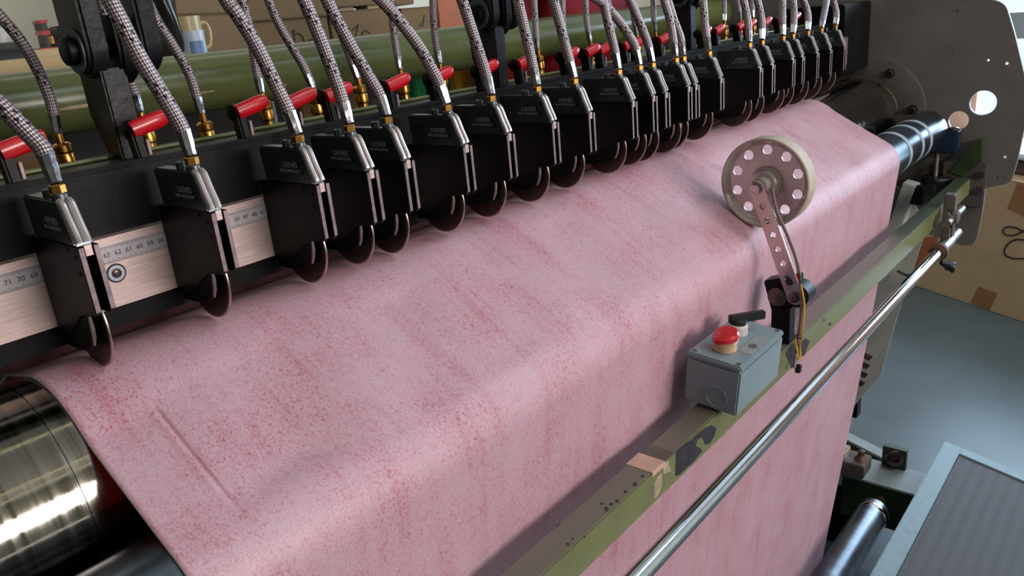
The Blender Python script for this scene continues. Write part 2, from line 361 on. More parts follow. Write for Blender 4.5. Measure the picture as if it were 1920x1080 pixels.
def braid_mat():
    m = bpy.data.materials.new('steel_braid_hose'); m.use_nodes = True; nt = m.node_tree; N = nt.nodes; L = nt.links.new; b = N['Principled BSDF']
    b.inputs['Metallic'].default_value = .55; b.inputs['Roughness'].default_value = .38
    tc = N.new('ShaderNodeTexCoord'); sp = N.new('ShaderNodeSeparateXYZ'); L(tc.outputs['UV'], sp.inputs[0])
    def mt(op, a, c=0, d=None):
        k = N.new('ShaderNodeMath'); k.operation = op
        for i, v in enumerate((a, c)):
            if isinstance(v, (int, float)): k.inputs[i].default_value = v
            else: L(v, k.inputs[i])
        return k.outputs[0]
    U = mt('MULTIPLY', sp.outputs[0], 16.0); V = mt('MULTIPLY', sp.outputs[1], 330.0)
    a = mt('ADD', U, V); c = mt('SUBTRACT', U, V)
    sa = mt('SINE', mt('MULTIPLY', a, PI)); sc = mt('SINE', mt('MULTIPLY', c, PI))
    h = mt('ADD', mt('MULTIPLY', mt('MULTIPLY', sa, sc), .5), .5)          # diamond weave
    rp = N.new('ShaderNodeValToRGB'); rp.color_ramp.elements[0].position = .25; rp.color_ramp.elements[0].color = lin((84, 76, 80)); rp.color_ramp.elements[1].position = .8; rp.color_ramp.elements[1].color = lin((188, 172, 172)); L(h, rp.inputs[0])
    # dark tracer strands: every 7th strand of one direction, shown where it lies on top
    fa = mt('FRACT', mt('DIVIDE', a, 16.0)); tr = mt('LESS_THAN', fa, .07)
    on = mt('GREATER_THAN', mt('SINE', mt('MULTIPLY', c, PI * .5)), .1)
    fa2 = mt('FRACT', mt('DIVIDE', mt('ADD', a, 3.0), 16.0)); tr2 = mt('MULTIPLY', mt('LESS_THAN', fa2, .07), 1.0)
    k = mt('MULTIPLY', mt('MAXIMUM', tr, tr2), on)
    mx = N.new('ShaderNodeMix'); mx.data_type = 'RGBA'; L(k, mx.inputs[0]); L(rp.outputs[0], mx.inputs[6]); mx.inputs[7].default_value = lin((22, 22, 34)); L(mx.outputs[2], b.inputs['Base Color'])
    bp = N.new('ShaderNodeBump'); bp.inputs['Strength'].default_value = .6; bp.inputs['Distance'].default_value = .0008; L(h, bp.inputs['Height']); L(bp.outputs[0], b.inputs['Normal'])
    return m
M['braid'] = braid_mat()

def mesh_panel_mat():
    m = bpy.data.materials.new('embossed_grey_sheet'); m.use_nodes = True; nt = m.node_tree; N = nt.nodes; L = nt.links.new; b = N['Principled BSDF']; b.inputs['Roughness'].default_value = .62; b.inputs['Specular IOR Level'].default_value = .3
    tc = N.new('ShaderNodeTexCoord'); mp = N.new('ShaderNodeMapping'); mp.inputs['Scale'].default_value = (150, 150, 150); mp.inputs['Rotation'].default_value = (0, 0, PI / 4); L(tc.outputs['Object'], mp.inputs[0])
    ck = N.new('ShaderNodeTexVoronoi'); ck.inputs['Scale'].default_value = 1; ck.inputs['Randomness'].default_value = 0; L(mp.outputs[0], ck.inputs['Vector'])
    nz = N.new('ShaderNodeTexNoise'); nz.inputs['Scale'].default_value = 5; L(tc.outputs['Object'], nz.inputs['Vector'])
    rp = N.new('ShaderNodeValToRGB'); rp.color_ramp.elements[0].position = .2; rp.color_ramp.elements[0].color = lin((88, 90, 94)); rp.color_ramp.elements[1].position = .55; rp.color_ramp.elements[1].color = lin((58, 58, 60)); L(ck.outputs[0], rp.inputs[0])
    mx = N.new('ShaderNodeMix'); mx.data_type = 'RGBA'; mx.inputs[7].default_value = lin((76, 70, 66)); L(nz.outputs[0], mx.inputs[0]); L(rp.outputs[0], mx.inputs[6]); L(mx.outputs[2], b.inputs['Base Color'])
    bp = N.new('ShaderNodeBump'); bp.invert = True; bp.inputs['Strength'].default_value = .5; bp.inputs['Distance'].default_value = .002; L(ck.outputs[0], bp.inputs['Height']); L(bp.outputs[0], b.inputs['Normal'])
    return m
M['meshpanel'] = mesh_panel_mat()

ORD = ['first', 'second', 'third', 'fourth', 'fifth', 'sixth', 'seventh', 'eighth', 'ninth', 'tenth', 'eleventh', 'twelfth', 'thirteenth', 'fourteenth', 'fifteenth', 'sixteenth', 'seventeenth', 'eighteenth', 'nineteenth', 'twentieth', 'twenty-first', 'twenty-second']

# ------------------------------------------------------------------ the setting
FZ = -CZ
def struct(name, mb, m, **k): return mb.build(name, m, kind='structure', **k)
struct('floor', MB().box((-3.5, -3.0, FZ - .1), (6.0, 3.6, FZ)), M['floor'])
struct('ceiling', MB().box((-3.5, -3.0, 1.95), (6.0, 3.6, 2.05)), M['ceilwhite'])
struct('wall_back', MB().box((-3.5, 3.4, FZ), (6.0, 3.6, 1.95)), M['wall'])
struct('wall_left', MB().box((-3.6, -3.0, FZ), (-3.5, 3.6, 1.95)), M['darkwall'])
def wall_open(name, pts_fn, a0, a1, holes, m, t0, t1):
    """wall with rectangular openings built from blocks; holes = (a, b, z0, z1) along the wall"""
    mb = MB(); cuts = sorted(holes); z0, z1 = FZ, 1.95; cur = a0
    for (a, b, h0, h1) in cuts:
        mb.box(*pts_fn(cur, a, z0, z1, t0, t1)); mb.box(*pts_fn(a, b, z0, h0, t0, t1)); mb.box(*pts_fn(a, b, h1, z1, t0, t1)); cur = b
    mb.box(*pts_fn(cur, a1, z0, z1, t0, t1)); return struct(name, mb, m)
fx = lambda a, b, z0, z1, t0, t1: ((a, t0, z0), (b, t1, z1))
fy = lambda a, b, z0, z1, t0, t1: ((t0, a, z0), (t1, b, z1))
wall_open('wall_front', fx, -3.5, 6.0, [(.1, 2.2, -.05, 1.1)], M['wall'], -3.1, -3.0)
wall_open('wall_right', fy, -3.0, 3.6, [(-1.4, 1.09, -1.0, 1.3)], M['salmon'], 6.0, 6.12)
wf = MB()
for y in (-1.4, -.3): wf.box((5.99, y - .03, -1.0), (6.1, y + .03, 1.3))
wf.box((5.99, -1.4, -.43), (6.1, 1.09, -.27)); wf.box((5.99, -1.4, 1.24), (6.1, 1.09, 1.3))
struct('window_1', wf, M['winframe'])
struct('trim_1', MB().box((5.8, -1.45, -1.06), (6.12, 1.12, -1.0)), M['sill'])
wf = MB()
for x in (.1, .8, 1.5, 2.2): wf.box((x - .03, -3.08, -.05), (x + .03, -3.0, 1.1))
wf.box((.1, -3.08, -.07), (2.2, -3.0, -.02)); wf.box((.1, -3.08, 1.05), (2.2, -3.0, 1.1))
struct('window_2', wf, M['winframe'])
wf = MB()
for x in (1.07, 1.75, 2.45, 3.13): wf.box((x - .025, -1.32, 1.90), (x + .025, -.18, 1.95))
for y in (-1.32, -.18): wf.box((1.045, y - .025, 1.90), (3.155, y + .025, 1.95))
struct('window_3', wf, M['winframe'])  # frame round the added overhead light, out of view
for yy, lab, mm, r_ in ((1.9, 'long bright unseen lamp added over the rear table', 'added_lamp_rear', .024), (.30, 'long unseen lamp added straight over the knife beam', 'lamp', .011), (-1.62, 'long unseen lamp added between skylight and front window', 'lamp', .014), (-2.3, 'long unseen lamp added nearest the front window', 'lamp', .014)):
    t = thing('added_ceiling_lamp', lab, 'lamp', (1.0, yy, 1.9))  # added out of view for light and for line reflections on the roller
    MB().box((-.6, yy - .07, 1.90), (2.6, yy + .07, 1.95)).build('lamp_body', M['ceilwhite'], t, bevel=.01)
    MB().cyl((-.55, yy, 1.875), (2.55, yy, 1.875), r_, 12).build('tube', M[mm], t)

g = bpy.data.materials.new('window_glass'); g.use_nodes = True; N_ = g.node_tree.nodes; N_.remove(N_['Principled BSDF'])
tr_ = N_.new('ShaderNodeBsdfTransparent'); gl_ = N_.new('ShaderNodeBsdfGlossy'); gl_.inputs['Roughness'].default_value = .03; mx_ = N_.new('ShaderNodeMixShader'); mx_.inputs[0].default_value = .06
g.node_tree.links.new(tr_.outputs[0], mx_.inputs[1]); g.node_tree.links.new(gl_.outputs[0], mx_.inputs[2]); g.node_tree.links.new(mx_.outputs[0], N_['Material Output'].inputs[0])
def win(n): return [o for o in C.objects if o.name == 'window_%d' % n][0]
for a, b in ((-1.37, -.33), (-.27, 1.09)):
    for h0_, h1_ in ((-1.0, -.43), (-.27, 1.24)): MB().box((6.06, a, h0_), (6.064, b, h1_)).build('pane', g, win(1), smooth=0)
for a, b in ((.13, .77), (.83, 1.47), (1.53, 2.17)): MB().box((a, -3.06, -.02), (b, -3.056, 1.05)).build('pane', g, win(2), smooth=0)

# ------------------------------------------------------------------ web of pink fabric
AC, AR = (.6955, -.349), .1
RC, RR = (.531, -.392), .052
LC, LR = (.548, -1.505), .045
def arc(c, r, a0, a1, n): return [(c[0] + r * math.cos(math.radians(a0 + (a1 - a0) * i / n)), c[1] + r * math.sin(math.radians(a0 + (a1 - a0) * i / n))) for i in range(n + 1)]
TH = .0034
prof = [(1.0, -.40), (.86, -.305), (.78, -.262)] + arc(AC, AR + TH, 80, 123.8, 10)
e = prof[-1]; s0 = arc(RC, RR + TH, 123.8, 186.0, 16)
prof += [(e[0] + (s0[0][0] - e[0]) * k / 22, e[1] + (s0[0][1] - e[1]) * k / 22) for k in range(1, 22)] + s0
e = prof[-1]; q = (LC[0] + LR + TH, LC[1] + .004)
prof += [(e[0] + (q[0] - e[0]) * k / 40, e[1] + (q[1] - e[1]) * k / 40) for k in range(1, 40)] + arc(LC, LR + TH, 0, -90, 8) + [(.45, -1.552), (.30, -1.556), (.0, -1.56)]
XL, XR = .176, 1.86
xs = [XL, XL + .0038]; x = XL + .007
while x < .28: xs.append(x); x += .0009 if .224 < x < .243 else .0025
while x < XR - .003: xs.append(x); x += .012
xs += [XR - .002, XR]
def smst(a, b, t): t = max(0, min(1, (t - a) / (b - a))); return t * t * (3 - 2 * t)
def cloth_pt(x, y, z, s, th):
    # between the rollers the web ripples a little, and the first knife leaves a crease
    free = smst(.69, .66, y) * smst(.49, .53, y) if z > -.40 else 0
    d = 0
    if free > 0:
        d += .0015 * free + free * (.0022 * math.sin(x * 23 + y * 9) + .0016 * math.sin(x * 41 - y * 17 + 1.3) - .004 * smst(.7, .25, x))
        d -= free * .010 * math.exp(-((x - 1.30 + (y - .6) * .5) / .035) ** 2)
    if .49 < y < .70 and z > -.40:
        d -= .0020 * math.exp(-((x - .2335) / .0014) ** 2) * smst(.50, .56, y); d += .0007 * math.exp(-((x - .2285) / .003) ** 2) * smst(.50, .56, y)
    if z < -.42: # the hanging sheet
        y = y + smst(-.42, -.6, z) * (.0025 * math.sin(x * 17 + z * 3) + .0015 * math.sin(x * 37 - z * 5))
    y, z = y - .556 * d, z + .831 * d
    for c, r in ((AC, AR), (RC, RR)):            # never inside a roller
        k = math.hypot(y - c[0], z - c[1])
        if k < r + TH: y = c[0] + (y - c[0]) * (r + TH) / k; z = c[1] + (z - c[1]) * (r + TH) / k
    return Vector((x, y, z))
bm = bmesh.new(); uvl = bm.loops.layers.uv.verify()
SL = [0.0]
for i in range(1, len(prof)): SL.append(SL[-1] + math.dist(prof[i], prof[i - 1]))
grid = [[bm.verts.new(cloth_pt(x, p[0], p[1], s, 0) + Vector((0, 0, CZ))) for x in xs] for p, s in zip(prof, SL)]
for i in range(len(prof) - 1):
    for j in range(len(xs) - 1):
        f = bm.faces.new([grid[i][j], grid[i + 1][j], grid[i + 1][j + 1], grid[i][j + 1]]); f.material_index = 1 if j < 1 or j >= len(xs) - 2 else 0
        for l, (a, b2) in zip(f.loops, ((j, i), (j, i + 1), (j + 1, i + 1), (j + 1, i))): l[uvl].uv = (xs[a], SL[b2])
me = bpy.data.meshes.new('fabric_web'); bm.to_mesh(me); bm.free()
web = link('fabric_web', me, M['cloth'], None, 60, None, 'wide pale pink flecked fabric web running over the rollers under the knives', 'fabric')
sd = web.modifiers.new('thickness', 'SOLIDIFY'); sd.thickness = .0032; sd.offset = -1; web.data.materials.append(M['feltcore']); sd.material_offset_rim = 1

# ------------------------------------------------------------------ rollers
def roller(name, label, c, r, x0, x1, m, shaft, groove=()):
    t = thing(name, label, 'roller', (x0, c[0], c[1]))
    pr = [(0, r - .002), (.002, r)]
    for g in groove: pr += [(g - x0, r), (g - x0 + .0004, r - .0008), (g - x0 + .0016, r - .0008), (g - x0 + .002, r)]
    pr += [(x1 - x0 - .002, r), (x1 - x0, r - .002)]
    MB().lathe((x0, c[0], c[1]), (1, 0, 0), pr, 96).build('barrel', m, t)
    MB().cyl((x1 - .001, c[0], c[1]), (x1 + .1, c[0], c[1]), shaft, 32).build('shaft', M['rust'], t)
    MB().cyl((x0 - .08, c[0], c[1]), (x0 + .001, c[0], c[1]), shaft, 32).build('shaft', M['rust'], t)
    return t
gr = [.157] + [1.99 + .05 * k for k in range(5)]
anv = roller('anvil_roller', 'thick polished steel anvil roller under the row of round knives', AC, AR, -.45, 2.27, M['anvil'], .062, gr)
fr = roller('guide_roller', 'grey steel guide roller with pale worn bands where the fabric turns down', RC, RR, -.45, 2.31, M['froller'], .02)
for xb in (1.955, 2.06, 2.135):
    MB().lathe((xb, RC[0], RC[1]), (1, 0, 0), [(0, RR - .0005), (.0005, RR + .0010), (.0195, RR + .0010), (.02, RR - .0005)], 64).build('worn_band', M['rollband'], fr, label='pale worn band')
lr = roller('lower_roller', 'dull grey lower roller near the floor beside the sloping platform', LC, LR, -.2, 2.14, M['lroller'], .016)
MB().lathe((2.10, LC[0], LC[1]), (1, 0, 0), [(0, LR), (.002, LR + .0006), (.02, LR + .0006), (.022, LR)], 48).build('end_collar', M['chrome'], lr, label='bright collar at the roller end')

# ------------------------------------------------------------------ knife beam
kb = thing('knife_beam', 'long black knife beam with a ground steel front bar and ruler', 'machine beam', (.8, .76, -.22))
BX0, BX1 = -.4, 2.32
MB().box((BX0, .7295, -.235), (BX1, .80, -.096)).build('black_body', M['black'], kb, bevel=.002)
MB().box((BX0, .727, -.0965), (BX1, .735, -.0925)).build('front_lip', M['black2'], kb, bevel=.0012)
MB().cyl((BX0, .797, -.094), (BX1, .797, -.0935), .0022, 12).build('rear_lip', M['pipegreen'], kb)
MB().box((BX0, .7152, -.2162), (BX1, .7295, -.1525)).build('steel_bar', M['steel'], kb, bevel=.0008)
MB().box((BX0, .7235, -.237), (BX1, .7295, -.2165)).build('lower_strip', M['black2'], kb, bevel=.001)
MB().prism([(.739, -.2365), (.752, -.2535), (.757, -.2535), (.748, -.2365)], BX0, BX1).build('wiper_strip', M['wiper'], kb, bevel=.0005, label='satin strip reflecting the pink fabric')
RUY = .7146
rl = MB().box((BX0, RUY, -.1756), (BX1, .7152, -.1594)).build('ruler', M['rulermetal'], kb, label='grey printed steel ruler')
tk = MB(); n0, xo = 62, .2732
k = -20
for i in range(-300, 1700):
    xx = xo + i * .001
    if xx > 1.0: break
    h = .0042 if i % 10 == 0 else (.0034 if i % 5 == 0 else .0024)
    w_ = .00022
    for (za, zb) in ((-.1758 + .0002, -.1758 + h), (-.1594 - h, -.1596)):
        tk.verts([(xx - w_ / 2, RUY - .0001, za), (xx + w_ / 2, RUY - .0001, za), (xx + w_ / 2, RUY - .0001, zb), (xx - w_ / 2, RUY - .0001, zb)], [(0, 1, 2, 3)])
tk.build('tick_marks', M['ink'], rl, kind='stuff')
for n in range(72, 24, -1):
    xx = xo + (62 - n) * .01
    if xx > .62: break
    tm = text_mesh(str(n), .0060, .00005); tm.transform(Matrix.Translation((xx, RUY - .0001, -.1675)) @ Matrix.Rotation(PI / 2, 4, 'X'))
    link('digits', local(tm, rl), M['ink'], rl, 0)
for xx in (.258, .72, 1.31):
    bc = at(218, 512, y=.7152); zc = bc.z; xx = bc.x if xx == .258 else xx
    b0 = MB().lathe((xx, .7151, zc), (0, -1, 0), [(0, .0088), (.0001, .0088)], 32).build('bolt_recess', M['blackplastic'], kb, label='dark ring round the bolt')
    MB().lathe((xx, .7150, zc), (0, -1, 0), [(0, .0072), (.0006, .0072), (.0008, .0045), (.0003, .0040)], 32).build('bolt_ring', M['mugwhite'], b0)
    MB().lathe((xx, .7146, zc), (0, -1, 0), [(0, .0044), (.0014, .0040), (.0020, .003), (.0022, .0016)], 24).build('bolt_head', M['bladesteel'], b0)
# end bracket of the beam against the side plate
eb = thing('beam_end_bracket', 'black end block carrying the knife beam at the grey side plate', 'bracket', (2.3, .78, -.2))
MB().box((2.13, .70, -.225), (2.345, .86, -.05)).build('block', M['black2'], eb, bevel=.004)
MB().box((2.131, .6975, -.20), (2.16, .7005, -.13)).build('steel_face', M['edge'], eb, bevel=.001)

# ------------------------------------------------------------------ knife holders
HX = [.2092, .3183, .4273, .4893, .5397, .6301, .7065, .796, .878, .988, 1.046, 1.084, 1.157, 1.182, 1.2723, 1.434, 1.491, 1.592, 1.643, 1.725, 1.804, 1.894]
KB = (.679, -.2045); KR = .0395
def make_holder():
    t = thing('knife_holder', '', 'knife holder', (0, .68, -.2))
    pl = [(.62, -.1345), (.62, -.1865), (.623, -.190), (.640, -.1915), (.655, -.196), (.690, -.2175), (.714, -.222), (.714, -.1345)]
    for x0, x1 in ((0, .0045), (.0113, .0157)):
        p = MB().prism(pl, x0, x1).build('side_plate', M['black'], t, bevel=.0004, seg=1)
        MB().box((x0 + .0003, .6193, -.187), (x1 - .0003, .6201, -.135)).build('bright_edge', M['edge'], p, bevel=.0002, seg=1, label='bare worn front edge')
    sc = MB()
    for (yy, zz) in ((.628, -.143), (.628, -.156), (.640, -.138)): sc.lathe((.0001, yy, zz), (-1, 0, 0), [(0, .0024), (.0003, .0024), (.0004, .0016), (.0001, .0012)], 12)
    sc.build('plate_screws', M['black2'], t)
    MB().box((.0045, .636, -.186), (.0113, .714, -.1345)).build('slide_block', M['black2'], t, bevel=.0005, seg=1)
    MB().box((.0049, .6205, -.1425), (.0109, .634, -.1335)).build('plunger', M['steel'], t, bevel=.0005, seg=1, label='pale plunger between the two plates')
    MB().prism([(.6490, -.188), (.6500, -.205), (.6560, -.2185), (.668, -.2245), (.690, -.227), (.714, -.2275), (.714, -.188)], .0018, .0062).build('blade_carrier', M['black2'], t, bevel=.0004, seg=1)
    # cap
    cp = [(.702, -.1338), (.7055, -.1015), (.703, -.0995), (.638, -.0995), (.6345, -.1015), (.6225, -.1285), (.6215, -.1338)]
    m = MB().prism(cp, -.0003, .0130)
    cap = m.build('cap', M['diecast'], t, bevel=.0014)
    rb = MB()
    for xr in (.0032, .0096):
        rb.tube(smooth_path([(xr, .6375, -.1008), (xr, .6338, -.1030), (xr, .6285, -.116), (xr, .6232, -.1275), (xr, .6218, -.1315)], 3), [.0014, .0024] + [.0031] * 8 + [.0026, .0014][:1] + [.0012] * 2 if False else .0030, 10)
    rb.build('cap_rib', M['ribzinc_lit'], cap)
    tx = text_mesh('DIENES', .0075, .00012); tx.transform(Matrix.Translation((-.0004, .6555, -.1165)) @ Matrix(((0, 0, -1, 0), (-1, 0, 0, 0), (0, 1, 0, 0), (0, 0, 0, 1))))
    link('engraving', local(tx, cap), M['letter'], cap, 0, label='engraved maker lettering')
    tx = text_mesh('MAX OPERATING', .0042, .0001); tx.transform(Matrix.Translation((-.0004, .6570, -.1222)) @ Matrix(((0, 0, -1, 0), (-1, 0, 0, 0), (0, 1, 0, 0), (0, 0, 0, 1))))
    link('engraving', local(tx, cap), M['letter'], cap, 0)
    MB().lathe((-.0003, .6370, -.1225), (-1, 0, 0), [(0, .0024), (.00015, .0024), (.00015, .0018), (0, .0018)], 16).build('cast_mark', M['diecast'], cap)
    MB().lathe((.0064, .664, -.0998), (0, 0, 1), [(0, .0046), (.0058, .0046), (.0066, .0038), (.0066, .0024), (.0045, .0020)], 20).build('cap_screw', M['diecast'], t)
    MB().lathe((.0064, .6435, -.0998), (0, 0, 1), [(0, .0062), (.004, .0060), (.0055, .0048)], 20).build('hose_boss', M['diecast'], t)
    # knife
    bl = MB().lathe((.0118, KB[0], KB[1]), (1, 0, 0), [(0, .004), (0, KR - .0012), (.0020, KR - .0012), (.0020, .004)], 64).build('round_blade', M['bladesteel'], t, smooth=20)
    MB().lathe((.0121, KB[0], KB[1]), (1, 0, 0), [(-.0004, KR - .0016), (-.0001, KR - .0002), (.0003, KR), (.0014, KR), (.0017, KR - .0016)], 64, True).build('cutting_rim', M['bladerim'], bl)
    MB().tube([(.0042, .6483, -.1905), (.0042, .6487, -.200), (.0042, .6510, -.2095), (.0042, .6550, -.2170)], [.0014, .0019, .0019, .0012], 8).build('carrier_edge', M['edge'], [c for c in t.children if c.name.startswith('blade_carrier')][0], label='bare metal front edge')
    MB().lathe((.0060, KB[0], KB[1]), (1, 0, 0), [(0, .012), (.006, .012)], 24).build('hub', M['black2'], t)
    # clamp lever at the back
    MB().box((.0030, .733, -.155), (.0125, .7295 + .012, -.098)).build('clamp_foot', M['black'], t, bevel=.0015, seg=1)
    arm = MB().beam((.0078, .739, -.105), (.0070, .744, -.066), .0095, .015, (0, 1, 0)).build('clamp_arm', M['black'], t, bevel=.002)
    MB().lathe((.0010, .747, -.067), (1, 0, 0), [(0, .006), (.001, .0085), (.0085, .0085), (.0095, .006)], 20).build('knuckle', M['black'], arm)
    MB().box((.0125, .7335, -.092), (.0160, .7375, -.077)).build('latch_pin', M['edge'], arm, bevel=.0006, seg=1, label='bare steel pin')
    g = []
    for i in range(7):
        t_ = i / 6; g.append((.0035 + .0365 * t_, .7385, -.0675 + .0080 * t_))
    pr = [.0078, .0080, .0080, .0081, .0082, .0078, .0054]
    gm = MB().tube(g, pr, 16)
    for v in gm.bm.verts: v.co.y = .7385 + (v.co.y - .7385) * .72
    gm.build('lever_grip', M['red'], t, label='red dipped lever grip')
    return t
h0 = make_holder()
holders = []
for i, hx in enumerate(HX):
    holders.append((h0 if i == 0 else None, hx))
src = h0
for i, hx in enumerate(HX):
    o = src if i == 0 else copy_tree(src)
    holders[i] = o
for i, hx in enumerate(HX):
    o = holders[i]; o.location.x += hx
    o['label'] = '%s black slitting knife holder from the left end of the beam' % ORD[i] if i else 'nearest black slitting knife holder at the left end of the beam, blade lowest'
    o['group'] = 'pneumatic slitting knife holders'
    drop = -.0055 if i == 0 else random.uniform(-.001, .0022)
    for ch in o.children:
        if ch.name.split('.')[0] in ('round_blade', 'hub', 'blade_carrier'): ch.location.z += drop

# ------------------------------------------------------------------ hoses
def hose(name, label, group, pts, r, conn, flen):
    """pts from the connection upwards"""
    p = smooth_path(pts, 7)
    base = Vector(pts[0]); t = thing(name, label, 'hose', base, group)
    # ferrule over the first stretch
    L = 0; cut = 1
    for i in range(1, len(p)):
        L += (p[i] - p[i - 1]).length
        if L > flen: cut = i; break
    d = (p[cut] - p[0]).normalized(); q = p[0] + d * flen
    MB().tube([q - d * .002] + p[cut + 1:], r, 14).build('braided_tube', M['braid'], t)
    f = MB().lathe(p[0], d, [(0, r * .70), (.001, r * .82), (flen * .25, r * .84), (flen * .40, r * .93), (flen * .95, r * 1.0), (flen, r * .9)], 8)
    f.build('crimp_ferrule', M['ferrule'], t, smooth=25)
    return t, p[0], d
front_px = [
 [(104, 322), (88, 290), (48, 245), (0, 196), (-45, 160)],
 [(366, 296), (350, 258), (312, 190), (262, 108), (228, 42), (206, 0), (190, -35)],
 [(561, 257), (548, 222), (520, 166), (482, 88), (443, 25), (418, -12)],
 [(655, 238), (644, 195), (621, 128), (592, 52), (570, 0), (560, -30)],
 [(727, 227), (717, 188), (688, 138), (648, 68), (608, -12)],
 [(837, 198), (827, 164), (790, 95), (750, 40), (715, 0), (690, -28)],
 [(922, 179), (914, 148), (889, 70), (866, 0), (857, -25)],
 [(1006, 158), (1000, 128), (985, 62), (971, 0), (965, -25)],
 [(1075, 146), (1066, 108), (1051, 50), (1038, 0), (1032, -25)],
 [(1159, 128), (1151, 88), (1141, 48), (1131, 0), (1126, -20)],
 [(1199, 116), (1191, 88), (1171, 54), (1146, 22), (1122, 0), (1100, -18)],
 [(1223, 114), (1214, 80), (1195, 32), (1181, 0), (1172, -20)],
 [(1267, 106), (1262, 72), (1255, 34), (1245, 0), (1240, -20)],
 [(1281, 103), (1276, 72), (1263, 36), (1252, 0), (1246, -20)],
 [(1328, 96), (1323, 58), (1318, 0), (1316, -20)],
 [(1407, 79), (1402, 40), (1394, 0), (1390, -20)],
 [(1432, 74), (1428, 40), (1420, 0), (1416, -20)],
 [(1468, 66), (1467, 32), (1467, 0), (1467, -20)],
 [(1490, 62), (1489, 30), (1487, 0), (1486, -20)],
 [(1518, 55), (1515, 28), (1506, 0), (1500, -18)],
 [(1543, 50), (1546, 22), (1550, 0), (1553, -18)],
 [(1570, 45), (1568, 24), (1562, 0), (1558, -16)]]
for i, (hx, px) in enumerate(zip(HX, front_px)):
    base = Vector((hx + .0064, .6435, -.0880))
    top = len(px) - 1
    pts = [base] + [at(a, b, y=.6435 + .03 * (j + 1) / top) for j, (a, b) in enumerate(px[1:])]
    d = (pts[-1] - pts[-2]).normalized(); pts.append(pts[-1] + d * .06 + Vector((0, 0, .03))); e = pts[-1]; pts += [Vector((e.x + d.x * .05, e.y + .01, (e.z + .41) / 2 + .03)), Vector((e.x + d.x * .06, .69, .412))]
    lab = '%s braided steel air hose from the left, joined to the top of its knife cap' % ORD[i]
    t, p0, d = hose('air_hose', lab, 'braided hoses to the knife caps', pts, .0066 if i < 14 else .0069, None, .024)
    MB().lathe(Vector((hx + .0064, .6435, -.0948)), (0, 0, 1), [(0, .0058), (.0058, .0058), (.0068, .0046)], 6).build('brass_nut', M['brass'], t, smooth=10)
rear_px = [
 [(108, 252), (92, 180), (52, 96), (2, 32), (-40, -10)], [(263, 212), (252, 175), (238, 140), (222, 95)], [(378, 214), (356, 142), (322, 82), (284, 26), (260, -10)],
 [(490, 176), (484, 150), (474, 90), (462, 30), (450, -12)], [(587, 166), (571, 128), (545, 84), (520, 40), (500, -8)], [(671, 148), (656, 106), (634, 48), (612, -12)],
 [(750, 132), (743, 90), (736, 40), (733, -12)], [(824, 120), (818, 86), (813, 40), (811, -12)], [(893, 116), (887, 80), (883, 40), (880, -12)], [(1008, 94), (1005, 62), (1003, 30), (1001, -10)],
 [(1056, 88), (1056, 60), (1055, 30), (1054, -10)], [(1107, 80), (1102, 54), (1099, 28), (1098, -10)], [(1150, 74), (1147, 44), (1143, 18), (1139, -10)], [(1194, 66), (1190, 46), (1186, 18), (1183, -10)],
 [(1229, 60), (1226, 34), (1225, 14), (1224, -10)], [(1358, 40), (1358, 24), (1358, 8), (1357, -8)], [(1388, 37), (1386, 20), (1384, 4), (1382, -8)], [(1412, 33), (1411, 18), (1411, 4), (1410, -8)]]
YR = .84
for i, px in enumerate(rear_px):
    n = len(px) - 1
    pts = [at(a, b, y=YR + .02 * j / n) for j, (a, b) in enumerate(px)]
    d = (pts[-1] - pts[-2]).normalized(); pts.append(pts[-1] + d * .06); e = pts[-1]; pts += [Vector((e.x + d.x * .05, e.y, (e.z + .41) / 2 + .03)), Vector((e.x + d.x * .06, .86, .412))]
    t, p0, d = hose('rear_air_hose', '%s thin braided air hose from the left in the row behind the knife beam' % ORD[i], 'rear braided hoses on brass couplers', pts, .0054, None, .020)
    cp = MB().lathe(p0 + Vector((0, 0, .001)), (.06, 0, -1), [(0, .0036), (.0005, .0042), (.009, .0042), (.010, .0075), (.012, .0090), (.018, .0090), (.0195, .0082), (.021, .0088), (.031, .0088), (.0325, .0070), (.041, .0070), (.042, .0074), (.048, .0074)], 16)
    cp.build('brass_coupler', M['brass'], t, smooth=25)
ur_ = thing('air_supply_rail', 'black air supply rail high above the knives where all hoses start', 'manifold', (.9, .77, .43))
MB().box((-.45, .66, .41), (2.345, .89, .45)).build('rail', M['black2'], ur_, bevel=.004)
mr_ = thing('air_manifold', 'black air manifold rail behind the knife beam under the brass couplers', 'manifold', (.8, .84, -.2))
MB().box((-.1, .823, -.16), (2.3, .86, -.118)).build('rail', M['black2'], mr_, bevel=.003)
MB().box((-.1, .825, -.23), (2.3, .835, -.16)).build('rail_web', M['black2'], mr_, bevel=.002)

